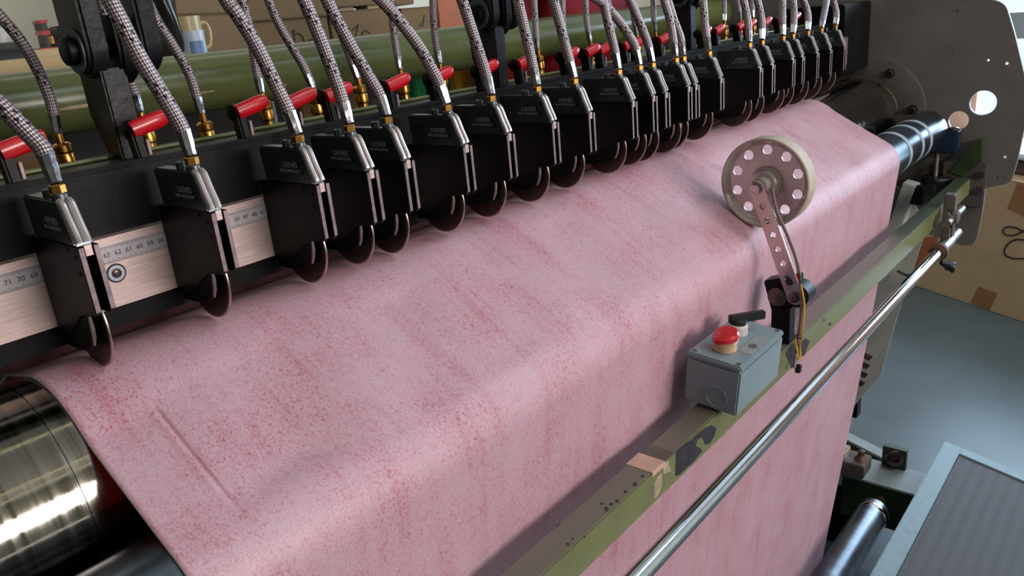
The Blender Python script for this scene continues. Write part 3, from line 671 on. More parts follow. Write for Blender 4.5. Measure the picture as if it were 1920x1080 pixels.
# ------------------------------------------------------------------ pivot brackets and green pipe
gp = thing('green_pipe', 'thick green painted pipe running behind the knives with scuffed paint', 'pipe', (.9, 1.149, -.053))
MB().lathe((-.6, 1.149, -.053), (1, 0, 0), [(0, .040), (.002, .043), (2.95, .043), (2.952, .040)], 64).build('pipe_tube', M['pipegreen'], gp)
def chip_poly(name, pts, m, parent, th=.0004, plane='y', lab=None):
    # pts world-relative points on a flat face; raised patch of bare metal or primer
    n = Vector((0, -1, 0)) if plane == 'y' else Vector((0, 0, 1))
    mb = MB(); k = len(pts); vs = [Vector(p) for p in pts] + [Vector(p) + n * th for p in pts]
    mb.verts(vs, [tuple(range(k)), tuple(range(k, 2 * k))] + [(i, (i + 1) % k, k + (i + 1) % k, k + i) for i in range(k)])
    return mb.build(name, m, parent, label=lab, smooth=0)
def scuff(x, a, ln, wd):
    pts = []
    for k in range(12):
        t = 2 * PI * k / 12; r = random.uniform(.6, 1.1); xx = x + math.cos(t) * ln * r; aa = a + math.sin(t) * wd * r / .043
        pts.append((xx, 1.149 + .0432 * math.cos(aa), -.053 + .0432 * math.sin(aa)))
    MB().verts(pts, [tuple(range(12))])
    mb = MB(); mb.verts(pts, [tuple(range(12))]); mb.build('paint_scuff', M['barepatch'], gp, smooth=0)
scuff(.43, math.radians(190), .05, .003); scuff(.60, math.radians(196), .03, .002); scuff(.74, math.radians(205), .006, .003)

def pivot(dx, lab):
    t = thing('pivot_bracket', lab, 'bracket', (.33 + dx, .79, -.1), 'black hinged brackets over the knife beam')
    y0, y1 = .772, .822
    def lobe(x0, x1, zc, r, top):
        yc = (y0 + y1) / 2 - .002; hw = .027
        pf = [(yc - hw, top), (yc - hw, zc)] + [(yc + hw * math.cos(math.radians(a)), zc + r * math.sin(math.radians(a))) for a in range(180, 361, 20)] + [(yc + hw, top)]
        return MB().prism(pf, x0 + dx, x1 + dx)
    lobe(.315, .334, .006, .026, .30).build('fork_lobe', M['bluegrey_cast'], t, bevel=.003)
    lobe(.366, .386, .006, .026, .30).build('fork_lobe', M['bluegrey_cast'], t, bevel=.003)
    MB().box((.305 + dx, .788, .06), (.392 + dx, .835, .32)).build('fork_bridge', M['bluegrey_cast'], t, bevel=.006)
    # centre lug and the arm down to the beam
    lobe(.343, .361, .004, .032, .035).build('centre_lug', M['black'], t, bevel=.003)
    MB().prism([(.776, -.012), (.826, -.012), (.826, -.055), (.803, -.10), (.803, -.20), (.776, -.20)], .324 + dx, .348 + dx).build('arm', M['bluegrey_cast'], t, bevel=.002)
    pin = MB().cyl((.313 + dx, .795, .006), (.392 + dx, .795, .006), .0085, 24).build('pivot_pin', M['black2'], t)
    MB().lathe((.3145 + dx, .795, .006), (-1, 0, 0), [(0, .0205), (.002, .0205), (.002, .0150), (.0012, .0150), (.0012, 0)], 32).build('washer', M['washgrey'], pin)
    MB().lathe((.314 + dx, .795, .006), (-1, 0, 0), [(0, .0125), (.009, .0125), (.010, .011), (.010, 0)], 24).build('bolt_head', M['black'], pin)
pivot(0, 'nearest black hinged bracket above the beam, at left beside the cream wall')
pivot(.555, 'middle black hinged bracket above the knife beam, in front of the red jacket')
pivot(1.14, 'farthest black hinged bracket above the beam, nearest the grey side plate')

# ------------------------------------------------------------------ side plate of the machine
PX = 2.36
def yz(px, py, x=PX): v = at(px, py, x=x); return (v.y, v.z)
sp = thing('side_plate', 'big warm grey machine side plate with round holes beside the rollers', 'machine frame', (PX, .7, FZ))
zt = yz(1850, 1)[1]
out = [(1.35, .16), yz(1700, -16), yz(1872, 2), yz(1886, 12), yz(1901, 62), yz(1916, 125), yz(1922, 150), yz(1922, 230), yz(1907, 300), yz(1896, 338), yz(1885, 345), yz(1860, 349), yz(1848, 352), yz(1838, 414), yz(1831, 446), yz(1822, 460), yz(1800, 459), (.62, -.66), (.80, -1.0), (1.0, -1.3), (1.05, FZ), (1.35, FZ)]
h1 = yz(1843, 193); h2 = yz(1797, 226)
holes = [(h1[0], h1[1], .033), (h2[0], h2[1], .026)]
for a in ((1853, 113, .0042), (1888, 119, .0048), (1885, 294, .005)): v = yz(a[0], a[1]); holes.append((v[0], v[1], a[2]))
pm = curve_plate(rounded(out, .012), holes, .014, .0012); pm.transform(Matrix.Translation((PX + .007, 0, 0)) @ M_YZ)
link('plate', local(pm, sp), M['plategrey'], sp, 30)
dm = MB()
for a in ((1795, 20), (1787, 96), (1871, 333), (1622, 2)):
    v = yz(*a); dm.lathe((PX - .0006, v[0], v[1]), (-1, 0, 0), [(0, .006), (.0004, .006), (.0006, .0035)], 14)
dm.build('plugged_holes', M['stain'], sp)
fl = MB().lathe((PX - .010, AC[0], AC[1]), (1, 0, 0), [(0, .075), (0, .146), (.002, .149), (.010, .149)], 64).build('bearing_flange', M['flange'], sp)
MB().lathe((PX - .045, AC[0], AC[1]), (1, 0, 0), [(0, .064), (.002, .080), (.036, .080)], 48).build('bearing_ring', M['rust'], fl, label='rust-stained bearing ring')
for k in range(6):
    a = math.radians(117 + 60 * k); c = (AC[0] + .117 * math.cos(a), AC[1] + .117 * math.sin(a))
    MB().lathe((PX - .010, c[0], c[1]), (-1, 0, 0), [(0, .013), (.001, .013), (.001, .0095), (.009, .0095), (.010, .008), (.010, .005), (.005, .0045)], 20).build('flange_bolt', M['bladesteel'], fl)
# guide roller bearing with knob on the plate
gb = thing('roller_bearing_block', 'dark bearing block with threaded adjuster holding the guide roller end', 'bearing', (2.33, .50, -.47))
v = at(1780, 283, x=2.33)
MB().box((2.315, .455, -.452), (2.358, .565, -.392)).build('block', M['navyp'], gb, bevel=.004)
c1 = at(1790, 268, x=2.33)
MB().lathe((2.335, c1.y + .01, -.400), (0, 0, 1), [(0, .016), (.012, .016), (.014, .013), (.014, .009), (.006, .008)], 24).build('cap_bolt', M['bladesteel'], gb)
MB().cyl((2.335, .505, -.56), (2.335, .505, -.45), .006, 14).build('threaded_rod', M['edge'], gb)
MB().lathe((2.335, .505, -.535), (0, 0, -1), [(0, .013), (.009, .013)], 6).build('lock_nut', M['edge'], gb, smooth=10)
kn = at(1757, 335, x=2.335)
MB().lathe((kn.x, kn.y, kn.z + .008), (0, 0, -1), [(0, .012), (.002, .034), (.006, .037), (.016, .037), (.020, .033), (.020, .0)], 32).build('adjuster_knob', M['blackplastic'], gb)
gq = [at(a_, b_, x=2.345) for a_, b_ in ((1779, 322), (1834, 262), (1842, 262), (1842, 300), (1806, 330))]
MB().prism([(v.y, v.z) for v in gq], 2.335, 2.359).build('green_gusset', M['dkgreen'], gb, bevel=.001)
# mounting foot of the green bar: rusty plate with bolts
mp_ = thing('bar_mounting_plate', 'brown mounting plate with two bolts at the far end of the green bar', 'bracket', (2.35, .43, -.52))
MB().box((2.338, .385, -.60), (2.359, .49, -.478)).build('plate', M['flange'], mp_, bevel=.003)
for a in ((1836, 329), (1834, 358)):
    v = at(a[0], a[1], x=2.338); MB().lathe((2.338, v.y, v.z), (-1, 0, 0), [(0, .011), (.002, .011), (.002, .0075), (.008, .0075), (.008, .004), (.004, .0035)], 18).build('bolt', M['bladesteel'], mp_)

# lower part of the machine frame
lg = thing('leg_panel', 'pale grey sheet leg of the machine with torn holes, behind the chrome rod', 'machine frame', (2.30, .6, -1.0))
lp = [yz(*p, x=2.30) for p in ((1706, 372), (1742, 420), (1725, 465), (1686, 582), (1652, 700), (1588, 778))] + [(.735, -1.28), (.69, -1.0), (.65, -.75), (.64, -.50)]
sl = []
for a in ((1627, 668), (1622, 684), (1618, 701), (1613, 717)):
    v = yz(a[0], a[1], 2.30); sl.append([(v[0] - .016, v[1] + .004), (v[0] + .010, v[1] + .012), (v[0] + .016, v[1] - .002), (v[0] - .006, v[1] - .012)])
pm = curve_plate(lp, [], .004); pm.transform(Matrix.Translation((2.30, 0, 0)) @ M_YZ); link('sheet', local(pm, lg), M['legpaint'], lg, 30)
for q_ in sl: MB().prism(q_, 2.2965, 2.2985).build('torn_patch', M['rust'], lg)
MB().box((2.302, .66, -1.3), (2.34, .70, -.5)).build('dark_upright', M['black2'], lg, bevel=.002)
ch = thing('upright_channel', 'pale grey channel upright with a slot behind the green bar', 'machine frame', (2.27, .55, -.9))
a, b = at(1727, 342, x=2.27), at(1668, 440, x=2.27)
c_, d_ = at(1702, 342, x=2.27), at(1640, 442, x=2.27)
MB().beam((2.27, b.y + .02, -.80), (2.27, c_.y - .010, c_.z), .05, .035, (0, 1, 0)).build('channel', M['legpaint'], ch, bevel=.002)
MB().box((2.247, c_.y - .045, c_.z - .055), (2.275, c_.y - .012, c_.z - .005)).build('slot_insert', M['blackplastic'], ch, bevel=.002)

# ------------------------------------------------------------------ green front bar
gb_ = thing('front_bar', 'square olive green painted bar in front of the fabric with chipped paint', 'bar', (.9, .437, -.54))
YF, YB, ZT, ZB = .42, .4555, -.522, -.566
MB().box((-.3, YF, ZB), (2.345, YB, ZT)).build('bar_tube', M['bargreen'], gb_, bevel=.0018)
def chips(plane, pxs, m, name='paint_chip', jag=1):
    pts = []
    for i, (a, b) in enumerate(pxs):
        v = at(a, b, y=YF) if plane == 'y' else at(a, b, z=ZT)
        v.x += random.uniform(-.0006, .0006) * jag
        if plane == 'y': v.y = YF; v.z = max(ZB + .001, min(ZT - .001, v.z))
        else: v.z = ZT; v.y = max(YF + .0015, min(YB - .001, v.y))
        pts.append(v)
    chip_poly(name, pts, m, gb_, .00035, plane)
chips('y', [(1267, 842), (1266, 893), (1274, 890), (1286, 878), (1300, 866), (1316, 846), (1313, 840), (1304, 836), (1308, 824), (1316, 820), (1322, 834), (1330, 832), (1340, 816), (1343, 802), (1334, 797), (1322, 802), (1309, 812), (1297, 824), (1284, 832)], M['chip'])
chips('y', [(1226, 905), (1225, 935), (1233, 930), (1240, 914), (1241, 886), (1233, 893)], M['barepatch'])
chips('y', [(1242, 868), (1252, 862), (1255, 874), (1266, 890), (1256, 884), (1243, 890)], M['barepatch'])
chips('y', [(1477, 654), (1472, 664), (1478, 676), (1484, 690), (1490, 680), (1500, 668), (1508, 668), (1514, 650), (1518, 640), (1510, 634), (1500, 642), (1490, 640)], M['chip'])
for (a, b, r) in ((1137, 955, 5), (1146, 945, 4), (1157, 940, 4), (1173, 922, 3), (1190, 908, 4), (1205, 893, 3), (1065, 1020, 3), (1041, 982, 7), (1028, 990, 4), (1128, 945, 3), (1157, 880, 4), (1074, 1010, 2)):
    pl = 'z'
    chips(pl, [(a + r * math.cos(t * .9) * random.uniform(.7, 1.3), b + r * .8 * math.sin(t * .9) * random.uniform(.7, 1.3)) for t in range(7)], M['chip'])
for (a, b, r) in ((1096, 1006, 2.2), (1045, 1050, 1.8), (1556, 608, 3), (1545, 600, 2)):
    chips('y', [(a + r * math.cos(t * .9), b + r * math.sin(t * .9)) for t in range(7)], M['chip'])
ta, tb = at(1222, 882, y=YF).x, at(1265, 842, y=YF).x
MB().box((ta, YF - .0008, ZT - .006), (ta + (tb - ta) * .55, YB + .0008, ZT + .0009)).build('masking_tape', M['tape'], gb_, bevel=.0005, seg=1, label='strip of beige tape')
MB().box((ta + (tb - ta) * .55, YF - .0004, ZT - .002), (tb, YB + .0004, ZT + .0005)).build('masking_tape', M['stain'], gb_, bevel=.0003, seg=1, label='dirty end of the tape')

# ------------------------------------------------------------------ chrome rod and its clamp
ROD = (.394, -.603)
rd = thing('chrome_rod', 'long shiny chrome rod along the front below the green bar', 'rod', (.8, ROD[0], ROD[1]))
xe = at(1757, 494, y=ROD[0]).x
MB().lathe((-.3, ROD[0], ROD[1]), (1, 0, 0), [(0, .0105), (.001, .0118), (xe + .3, .0118)], 32).build('rod', M['chrome'], rd)
cl = thing('rod_clamp', 'worn steel clamp with wing knob at the far end of the chrome rod', 'clamp', (xe + .06, ROD[0], ROD[1]))
MB().lathe((xe - .002, ROD[0], ROD[1]), (1, 0, 0), [(0, .0125), (0, .0200), (.012, .0205), (.016, .0170)], 28).build('collar', M['rust'], cl, label='rusty collar ring')
MB().lathe((xe + .012, ROD[0], ROD[1]), (1, 0, 0), [(0, .0150), (.09, .0150), (.095, .013), (.165, .013), (.168, .009)], 24).build('sleeve', M['clampsteel'], cl)
MB().box((xe + .085, ROD[0] - .008, ROD[1] + .0), (xe + .115, ROD[0] + .016, ROD[1] + .115)).build('riser', M['clampsteel'], cl, bevel=.003)
MB().box((xe + .055, ROD[0] - .007, ROD[1] + .012), (xe + .074, ROD[0] + .010, ROD[1] + .078)).build('clamp_jaw', M['clampsteel'], cl, bevel=.004)
MB().cyl((xe + .04, ROD[0] - .003, ROD[1] + .058), (xe + .19, ROD[0] - .003, ROD[1] + .058), .0095, 20).build('cross_pin', M['clampsteel'], cl)
MB().lathe((xe + .095, ROD[0] - .006, ROD[1] + .062), (0, -1, 0), [(0, .017), (.010, .017), (.012, .013)], 20).build('eye_boss', M['clampsteel'], cl)
MB().lathe((xe + .066, ROD[0] - .008, ROD[1] + .05), (0, -1, 0), [(0, .008), (.004, .008), (.004, .005)], 14).build('set_screw', M['blackplastic'], cl)
kn = MB().lathe((xe + .02, ROD[0] - .004, ROD[1] - .03), (.35, -.5, -.3), [(0, .006), (.012, .008), (.018, .012), (.03, .012), (.033, .006)], 16).build('wing_knob', M['blackplastic'], cl)
MB().beam((xe + .012, ROD[0] - .03, ROD[1] - .045), (xe + .07, ROD[0] - .02, ROD[1] - .045), .01, .012).build('wing', M['blackplastic'], kn, bevel=.003)

# ------------------------------------------------------------------ control box
cb = thing('control_box', 'grey blue switch box with red mushroom button on the green bar', 'control box', (.92, .432, -.522))
bx0, bx1, by0, by1, bz0, bz1 = .851, .989, .394, .470, -.5215, -.448
RX = Matrix.Rotation(math.radians(5.5), 3, 'X'); PV = Vector((.92, by0, bz0))
def R_(v): return RX @ (Vector(v) - PV) + PV
def rbox(a, b, name, m, parent, bevel=.001, **k):
    mb = MB().box(a, b)
    for v in mb.bm.verts: v.co = R_(v.co)
    return mb.build(name, m, parent, bevel=bevel, **k)
body = rbox((bx0, by0, bz0), (bx1, by1, bz1 - .0084), 'body', M['boxblue'], cb, .0022)
lid = rbox((bx0 - .0004, by0 - .0004, bz1 - .0080), (bx1 + .0004, by1 + .0004, bz1), 'lid', M['boxblue'], cb, .0020)
for (xx, yy) in ((bx0 + .007, by0 + .007), (bx1 - .007, by0 + .007), (bx0 + .007, by1 - .007), (bx1 - .007, by1 - .007)):
    p = R_((xx, yy, bz1)); MB().lathe(p, RX @ Vector((0, 0, 1)), [(0, .0035), (.0005, .0035), (.0007, .0022), (-.0004, .0016)], 12).build('lid_screw', M['stain'], lid)
ko = R_((bx0, by0 + .029, bz0 + .020))
MB().lathe(ko + Vector((.0001, 0, 0)), (-1, 0, 0), [(0, .0154), (.0014, .0152), (.0017, .0142), (.0006, .0136), (.0006, .0)], 32).build('knockout', M['boxblue'], body, label='round knock-out plug')
UP = RX @ Vector((0, 0, 1))
# red mushroom
p = R_((bx0 + .035, by0 + .040, bz1))
MB().lathe(p, UP, [(0, .0150), (.0015, .0160), (.011, .0155), (.013, .0120)], 28).build('button_ring', M['yellowed'], cb, label='ring wrapped in yellowed tape')
rg = MB().lathe(p + UP * .012, UP, [(0, .011), (.004, .011)], 20).build('button_stem', M['blackplastic'], cb)
n = 11; mb = MB(); rings = []
for (hh, rr) in ((.015, .012), (.0165, .0185), (.022, .0195), (.0255, .0165), (.0265, .0)):
    if rr == 0: rings.append([mb.bm.verts.new(p + UP * hh)])
    else: rings.append([mb.bm.verts.new(p + UP * (hh + .002 * math.cos(2 * PI * k / n)) + Vector((rr * (1 + .12 * (k % 2)) * math.cos(2 * PI * k / n), rr * .85 * (1 + .08 * (k % 3)) * math.sin(2 * PI * k / n), 0))) for k in range(n)])
for i in range(4):
    for k in range(n):
        f = [rings[i][k], rings[i][(k + 1) % n]] + ([rings[i + 1][(k + 1) % n], rings[i + 1][k]] if len(rings[i + 1]) > 1 else [rings[i + 1][0]]); mb.bm.faces.new(f)
mb.bm.faces.new(rings[0]); mb.build('red_button', M['red'], cb, label='chipped red mushroom button', smooth=40)
p = R_((bx0 + .062, by0 + .046, bz1))
MB().lathe(p, UP, [(0, .0125), (.010, .0120), (.012, .0100), (.012, .0)], 24).build('button_ring', M['whiteplastic'], cb)
MB().lathe(p + UP * .012, UP, [(0, .009), (.004, .0085), (.005, .006), (.005, 0)], 20).build('black_button', M['blackplastic'], cb)
p = R_((bx0 + .092, by0 + .048, bz1))
MB().lathe(p, UP, [(0, .0140), (.012, .0135), (.014, .0115), (.014, .0)], 24).build('button_ring', M['whiteplastic'], cb)
sw = MB().lathe(p + UP * .014, UP, [(0, .0105), (.006, .0105), (.007, .008), (.007, 0)], 20).build('selector_knob', M['blackplastic'], cb)
MB().beam(p + UP * .021 + Vector((-.008, .010, 0)), p + UP * .021 + Vector((.034, -.022, -.001)), .009, .012).build('selector_handle', M['blackplastic'], sw, bevel=.001)
lb = [R_(v) for v in ((bx0 + .040, by0 + .005, bz1 + .0001), (bx0 + .100, by0 + .006, bz1 + .0001), (bx0 + .099, by0 + .024, bz1 + .0001), (bx0 + .041, by0 + .023, bz1 + .0001))]
chip_poly('paper_label', lb, M['label'], lid, .0003, 'z')
st = [R_((bx0 + .066 + .008 * math.cos(t * .7) * random.uniform(.7, 1.2), by0 + .014 + .006 * math.sin(t * .7) * random.uniform(.7, 1.2), bz1 + .0005)) for t in range(9)]
chip_poly('label_stain', st, M['stain'], lid, .0001, 'z')

# ------------------------------------------------------------------ measuring wheel
WX, WY, WZ, WR = 1.126, .4780, -.2760, .0695
wh = thing('measuring_wheel', 'metal measuring wheel with ring of round holes resting on the fabric', 'wheel', (WX, WY, WZ))
ax = Vector((1, 0, 0))
MB().lathe((WX, WY, WZ), ax, [(.004, WR - .0034), (.0, WR - .0030), (-.0005, WR - .0018), (.001, WR), (.026, WR), (.028, WR - .002), (.028, WR - .006), (.012, WR - .008)], 72, True).build('tyre', M['rubberrim'], wh, label='beige rubber tyre')
MB().lathe((WX, WY, WZ), ax, [(.0010, WR - .0032), (.0018, WR - .0045), (.007, WR - .0070), (.0105, WR - .0095), (.0118, WR - .0115), (.016, WR - .0115), (.016, WR - .0032)], 72, True).build('dished_rim', M['wheelalu'], wh)
hr = WR - .011
pm = curve_plate([(hr * math.cos(2 * PI * k / 64), hr * math.sin(2 * PI * k / 64)) for k in range(64)], [(.0500 * math.cos(2 * PI * k / 10 + PI / 2), .0500 * math.sin(2 * PI * k / 10 + PI / 2), .0082) for k in range(10)], .004, .0003)
pm.transform(Matrix.Translation((WX + .0135, WY, WZ)) @ M_YZ); link('wheel_disc', local(pm, wh), M['wheelalu'], wh, 30)
MB().lathe((WX, WY, WZ), ax, [(-.020, .0), (-.020, .009), (-.018, .0125), (-.004, .0130), (-.003, .0185), (.004, .0195), (.0055, .0245), (.011, .0255), (.016, .0255), (.03, .014), (.03, 0)], 40).build('hub', M['wheelalu'], wh)
# arm with holes
AX = WX - .024
A0 = Vector((AX, WY - .0, WZ - .0)); A1 = at(1489, 558, x=AX - .004)
dv = Vector((0, A1.y - A0.y, A1.z - A0.z)); ln = dv.length; dv.normalize(); sv = Vector((0, -dv.z, dv.y))
oa = []; rw = .0115
for k in range(9): t = PI / 2 + PI * k / 8; oa.append((rw * math.cos(t), rw * math.sin(t)))
for k in range(9): t = -PI / 2 + PI * k / 8; oa.append((ln + .012 * math.cos(t), .012 * math.sin(t)))
hl = [(ln * q, 0, .0052) for q in (.17, .30, .43, .56, .69, .82)] 
pm = curve_plate(oa, hl, .004, .0004)
Mx = Matrix.Identity(4)
for r_ in range(3): Mx[r_][0] = dv[r_]; Mx[r_][1] = sv[r_]; Mx[r_][2] = dv.cross(sv)[r_]; Mx[r_][3] = A0[r_]
pm.transform(Mx); arm = link('arm', local(pm, wh), M['armalu'], wh, 30, label='polished arm drilled with holes')
MB().lathe(A0 + Vector((.002, 0, 0)), (-1, 0, 0), [(0, .011), (.004, .0110), (.006, .009), (.007, .004), (.007, 0)], 24).build('arm_end_cap', M['armalu'], arm)
MB().lathe(A0 + dv * ln + Vector((-.001, 0, 0)), (-1, 0, 0), [(0, .0095), (.004, .009), (.006, .006), (.006, 0)], 20).build('arm_bolt', M['bladesteel'], arm)
MB().lathe(A0 + dv * (ln - .025) + Vector((-.001, 0, 0)), (-1, 0, 0), [(0, .006), (.0015, .006), (.0015, 0)], 18).build('black_plug', M['blackplastic'], arm)
# the stand
ws = thing('wheel_stand', 'dark brown steel stand on the green bar carrying the wheel arm', 'bracket', (AX, .44, ZT))
j = A0 + dv * ln
MB().lathe((AX + .004, j.y, j.z), (1, 0, 0), [(0, .019), (.03, .019), (.032, .017)], 32).build('pivot_drum', M['blackplastic'], ws)
bq = at(1458, 556, x=AX)
pq = [at(a_, b_, x=AX + .002) for a_, b_ in ((1431, 527), (1480, 519), (1494, 572), (1470, 583), (1446, 585))]
MB().prism([(v.y, v.z) for v in pq], AX + .002, AX + .030).build('clamp_block', M['black'], ws, bevel=.002)
MB().lathe((AX + .002, bq.y, bq.z), (-1, 0, 0), [(0, .0150), (.005, .0150), (.0065, .0125), (.0065, 0)], 28).build('round_head', M['bladesteel'], ws)
MB().box((AX - .002, .4225, ZT - .0002), (AX + .022, .4515, j.z - .020)).build('post', M['black'], ws, bevel=.0015)
MB().box((AX - .004, .432, ZT - .0001), (AX + .055, .4555, ZT + .005)).build('foot', M['black2'], ws, bevel=.001)
MB().lathe((AX + .04, .436, ZT + .004), (0, 0, 1), [(0, .009), (.006, .009), (.007, .006)], 6).build('foot_bolt', M['edge'], ws, smooth=10)
# cables
def cable(name, lab, pts, r, m, n=8): return MB().tube(smooth_path(pts, 6), r, n).build(name, m, None, label=lab, cat='cable')
cx = AX + .012
cable('grey_cable', 'grey cable bowing beside the drilled wheel arm and down over the bar', [at(1447, 352, x=AX - .006), at(1456, 395, x=AX - .006), at(1478, 445, x=AX - .006), at(1494, 490, x=AX - .006), at(1500, 530, x=AX - .006), at(1503, 580, x=AX - .01), at(1496, 640, y=.412), at(1489, 690, y=.408)], .0026, M['greycable'])
cable('yellow_wire', 'yellow wire loop hanging beside the wheel stand', [at(1502, 535, x=AX - .012), at(1508, 570, x=AX - .012), at(1505, 615, x=AX - .012), at(1500, 650, y=.408), at(1501, 668, y=.407), at(1498, 672, y=.408), at(1494, 655, y=.41), at(1490, 630, y=.414)], .0014, M['yellowcable'])
ct = thing('cable_tie', 'black cable tie and plug holding the wires at the stand', 'cable tie', at(1498, 632, y=.406))
v = at(1498, 631, y=.407); MB().tube([v + Vector((.007 * math.cos(a_), .006 * math.sin(a_), 0)) for a_ in [k * PI / 6 for k in range(13)]], .0009, 6).build('strap', M['blackplastic'], ct)
v = at(1497, 690, y=.409); MB().box((v.x - .005, v.y - .004, v.z - .008), (v.x + .005, v.y + .004, v.z + .006), Matrix.Rotation(.3, 3, 'Y')).build('plug', M['blackplastic'], ct, bevel=.0015)
v = at(1499, 520, x=AX - .008); 
t = thing('wire_splice', 'small red and green wire splice at the foot of the wheel arm', 'splice', v)
MB().beam(v + Vector((0, .004, .006)), v + Vector((0, -.001, -.006)), .004, .004, (1, 0, 0)).build('red_sleeve', M['red'], t, bevel=.001)
v2 = at(1505, 522, x=AX - .008); MB().beam(v2 + Vector((0, .001, .010)), v2 + Vector((0, 0, -.008)), .003, .003, (1, 0, 0)).build('green_sleeve', M['greenp'], t, bevel=.001)
cable('hanging_cable', 'dark thin cable looping from the pale leg to the chrome rod', [at(1684, 509, x=2.28), at(1700, 516, x=2.2), at(1718, 517, x=2.12), at(1735, 511, x=2.06)], .004, M['blackcable'])

# ------------------------------------------------------------------ sloping platform and lower frame, bottom right
D = 1.30
pc = at(1772, 826, z=-D); sl_ = math.tan(math.radians(12.3))
pt = thing('sloping_platform', 'sloping platform with blue grey frame and embossed grey sheet at lower right', 'platform', (1.6, pc.y - .4, FZ))
X0, X1, W_, FW = .10, pc.x, .85, .047
RP = Matrix.Rotation(math.radians(12.3), 3, 'X'); PP = Vector((X1, pc.y, pc.z))
def rb2(a, b, name, m, bevel=.002, parent=pt, **k):
    mb = MB().box(a, b)
    for v in mb.bm.verts: v.co = RP @ (v.co - PP) + PP
    return mb.build(name, m, parent, bevel=bevel, **k)
yb_, yf_ = pc.y, pc.y - W_
rb2((X0, yb_ - FW, pc.z - .05), (X1, yb_, pc.z), 'frame_rail', M['platframe'])
rb2((X0, yf_, pc.z - .05), (X1, yf_ + FW, pc.z), 'frame_rail', M['platframe'])
rb2((X1 - FW * .8, yf_ + FW, pc.z - .05), (X1, yb_ - FW, pc.z), 'frame_rail', M['platframe'])
rb2((X0, yf_ + FW, pc.z - .05), (X0 + FW, yb_ - FW, pc.z), 'frame_rail', M['platframe'])
rb2((X0 + FW, yf_ + FW + .002, pc.z - .012), (X1 - FW * .8 - .002, yb_ - FW - .002, pc.z - .004), 'embossed_sheet', M['meshpanel'], .0)
for (xx, yy) in ((X0 + .03, yb_ - .03), (X1 - .03, yb_ - .03), (X0 + .03, yf_ + .03), (X1 - .03, yf_ + .03)):
    zt_ = pc.z - .05 + (yy - yb_) * math.tan(math.radians(12.3))
    MB().box((xx - .02, yy - .02, FZ), (xx + .02, yy + .02, zt_ + .01)).build('leg', M['dkgreen'], pt, bevel=.002)
# green bearing arm of the lower roller
ga = thing('bearing_bracket', 'dark green bearing arm holding the lower roller, with a big nut', 'bracket', (2.24, .5, FZ))
g0 = at(1622, 872, z=-1.36); 
MB().box((2.205, .40, -1.60), (2.30, .665, -1.455)).build('arm_block', M['dkgreen'], ga, bevel=.003)
MB().box((2.20, .39, -1.456), (2.335, .67, -1.448)).build('top_plate', M['paleplate'], ga, bevel=.002)
MB().box((2.21, .63, FZ), (2.30, .80, -1.50)).build('foot', M['black2'], ga, bevel=.004)
nt_ = at(1677, 856, x=2.32)
MB().box((2.315, nt_.y - .035, nt_.z - .045), (2.335, nt_.y + .035, nt_.z + .03)).build('nut_plate', M['dkgreen'], ga, bevel=.002)
MB().lathe((2.315, nt_.y, nt_.z), (-1, -.5, .2), [(0, .026), (.016, .026), (.018, .022), (.018, .012), (.010, .012)], 20).build('big_nut', M['bladesteel'], ga)
br = thing('brace_rail', 'flat grey brace rail on the floor behind the roller arm', 'rail', (2.4, .7, FZ))
pA, pB = at(1574, 812, z=-1.62), at(1672, 862, z=-1.62)
MB().beam(pA + (pA - pB) * .5, pB, .05, .012).build('rail', M['paleplate'], br, bevel=.002)
MB().beam(pA + (pA - pB) * .5 - Vector((0, 0, .03)), pB - Vector((0, 0, .03)), .035, .045).build('rail_channel', M['dkgreen'], br, bevel=.002)
fo = thing('frame_fitting', 'rusty fitting with a small bolt on the lower machine frame', 'fitting', (2.2, .72, -1.5))
v = at(1615, 853, x=2.20)
MB().box((2.16, v.y - .02, v.z - .06), (2.24, v.y + .10, v.z - .015)).build('base', M['stain'], fo, bevel=.003)
MB().lathe((2.20, v.y, v.z - .02), (0, 0, 1), [(0, .022), (.012, .016), (.02, .010), (.034, .010), (.036, .007)], 14).build('bolt', M['rust'], fo)
MB().box((2.17, v.y + .04, v.z - .018), (2.23, v.y + .085, v.z + .006)).build('clip', M['barepatch'], fo, bevel=.003)

# ------------------------------------------------------------------ cartons on the right
def carton(name, lab, p0, p1, depth_, z0, z1, m, group=None):
    """p0,p1 = (x,y) ends of the face towards the camera; depth away from it"""
    a = Vector((p0[0], p0[1], 0)); b = Vector((p1[0], p1[1], 0)); d = (b - a).normalized(); n = Vector((-d.y, d.x, 0))
    if n.dot(a) < 0: n = -n
    t = thing(name, lab, 'carton', ((p0[0] + p1[0]) / 2, (p0[1] + p1[1]) / 2, z0), group)
    mb = MB(); q = [a, b, b + n * depth_, a + n * depth_]
    mb.verts([Vector((v.x, v.y, z0)) for v in q] + [Vector((v.x, v.y, z1 - .003)) for v in q], [(0, 1, 2, 3), (4, 5, 6, 7), (0, 1, 5, 4), (1, 2, 6, 5), (2, 3, 7, 6), (3, 0, 4, 7)])
    mb.build('box_body', m, t, bevel=.004)
    # two lid flaps meeting in the middle
    for s0, s1 in ((0, .497), (.503, 1)):
        mb = MB(); q = [a + n * depth_ * s0, b + n * depth_ * s0, b + n * depth_ * s1, a + n * depth_ * s1]
        mb.verts([Vector((v.x, v.y, z1 - .003)) for v in q] + [Vector((v.x, v.y, z1)) for v in q], [(0, 1, 2, 3), (4, 5, 6, 7), (0, 1, 5, 4), (1, 2, 6, 5), (2, 3, 7, 6), (3, 0, 4, 7)]); mb.build('flap', m, t, bevel=.001, seg=1)
    return t, a, d, n
ZC = FZ
c0, c1 = at(1750, 548, z=ZC), at(1920, 605, z=ZC)
dd = (c1 - c0).normalized(); A_ = c0 - dd * .55; B_ = c1 + dd * .55
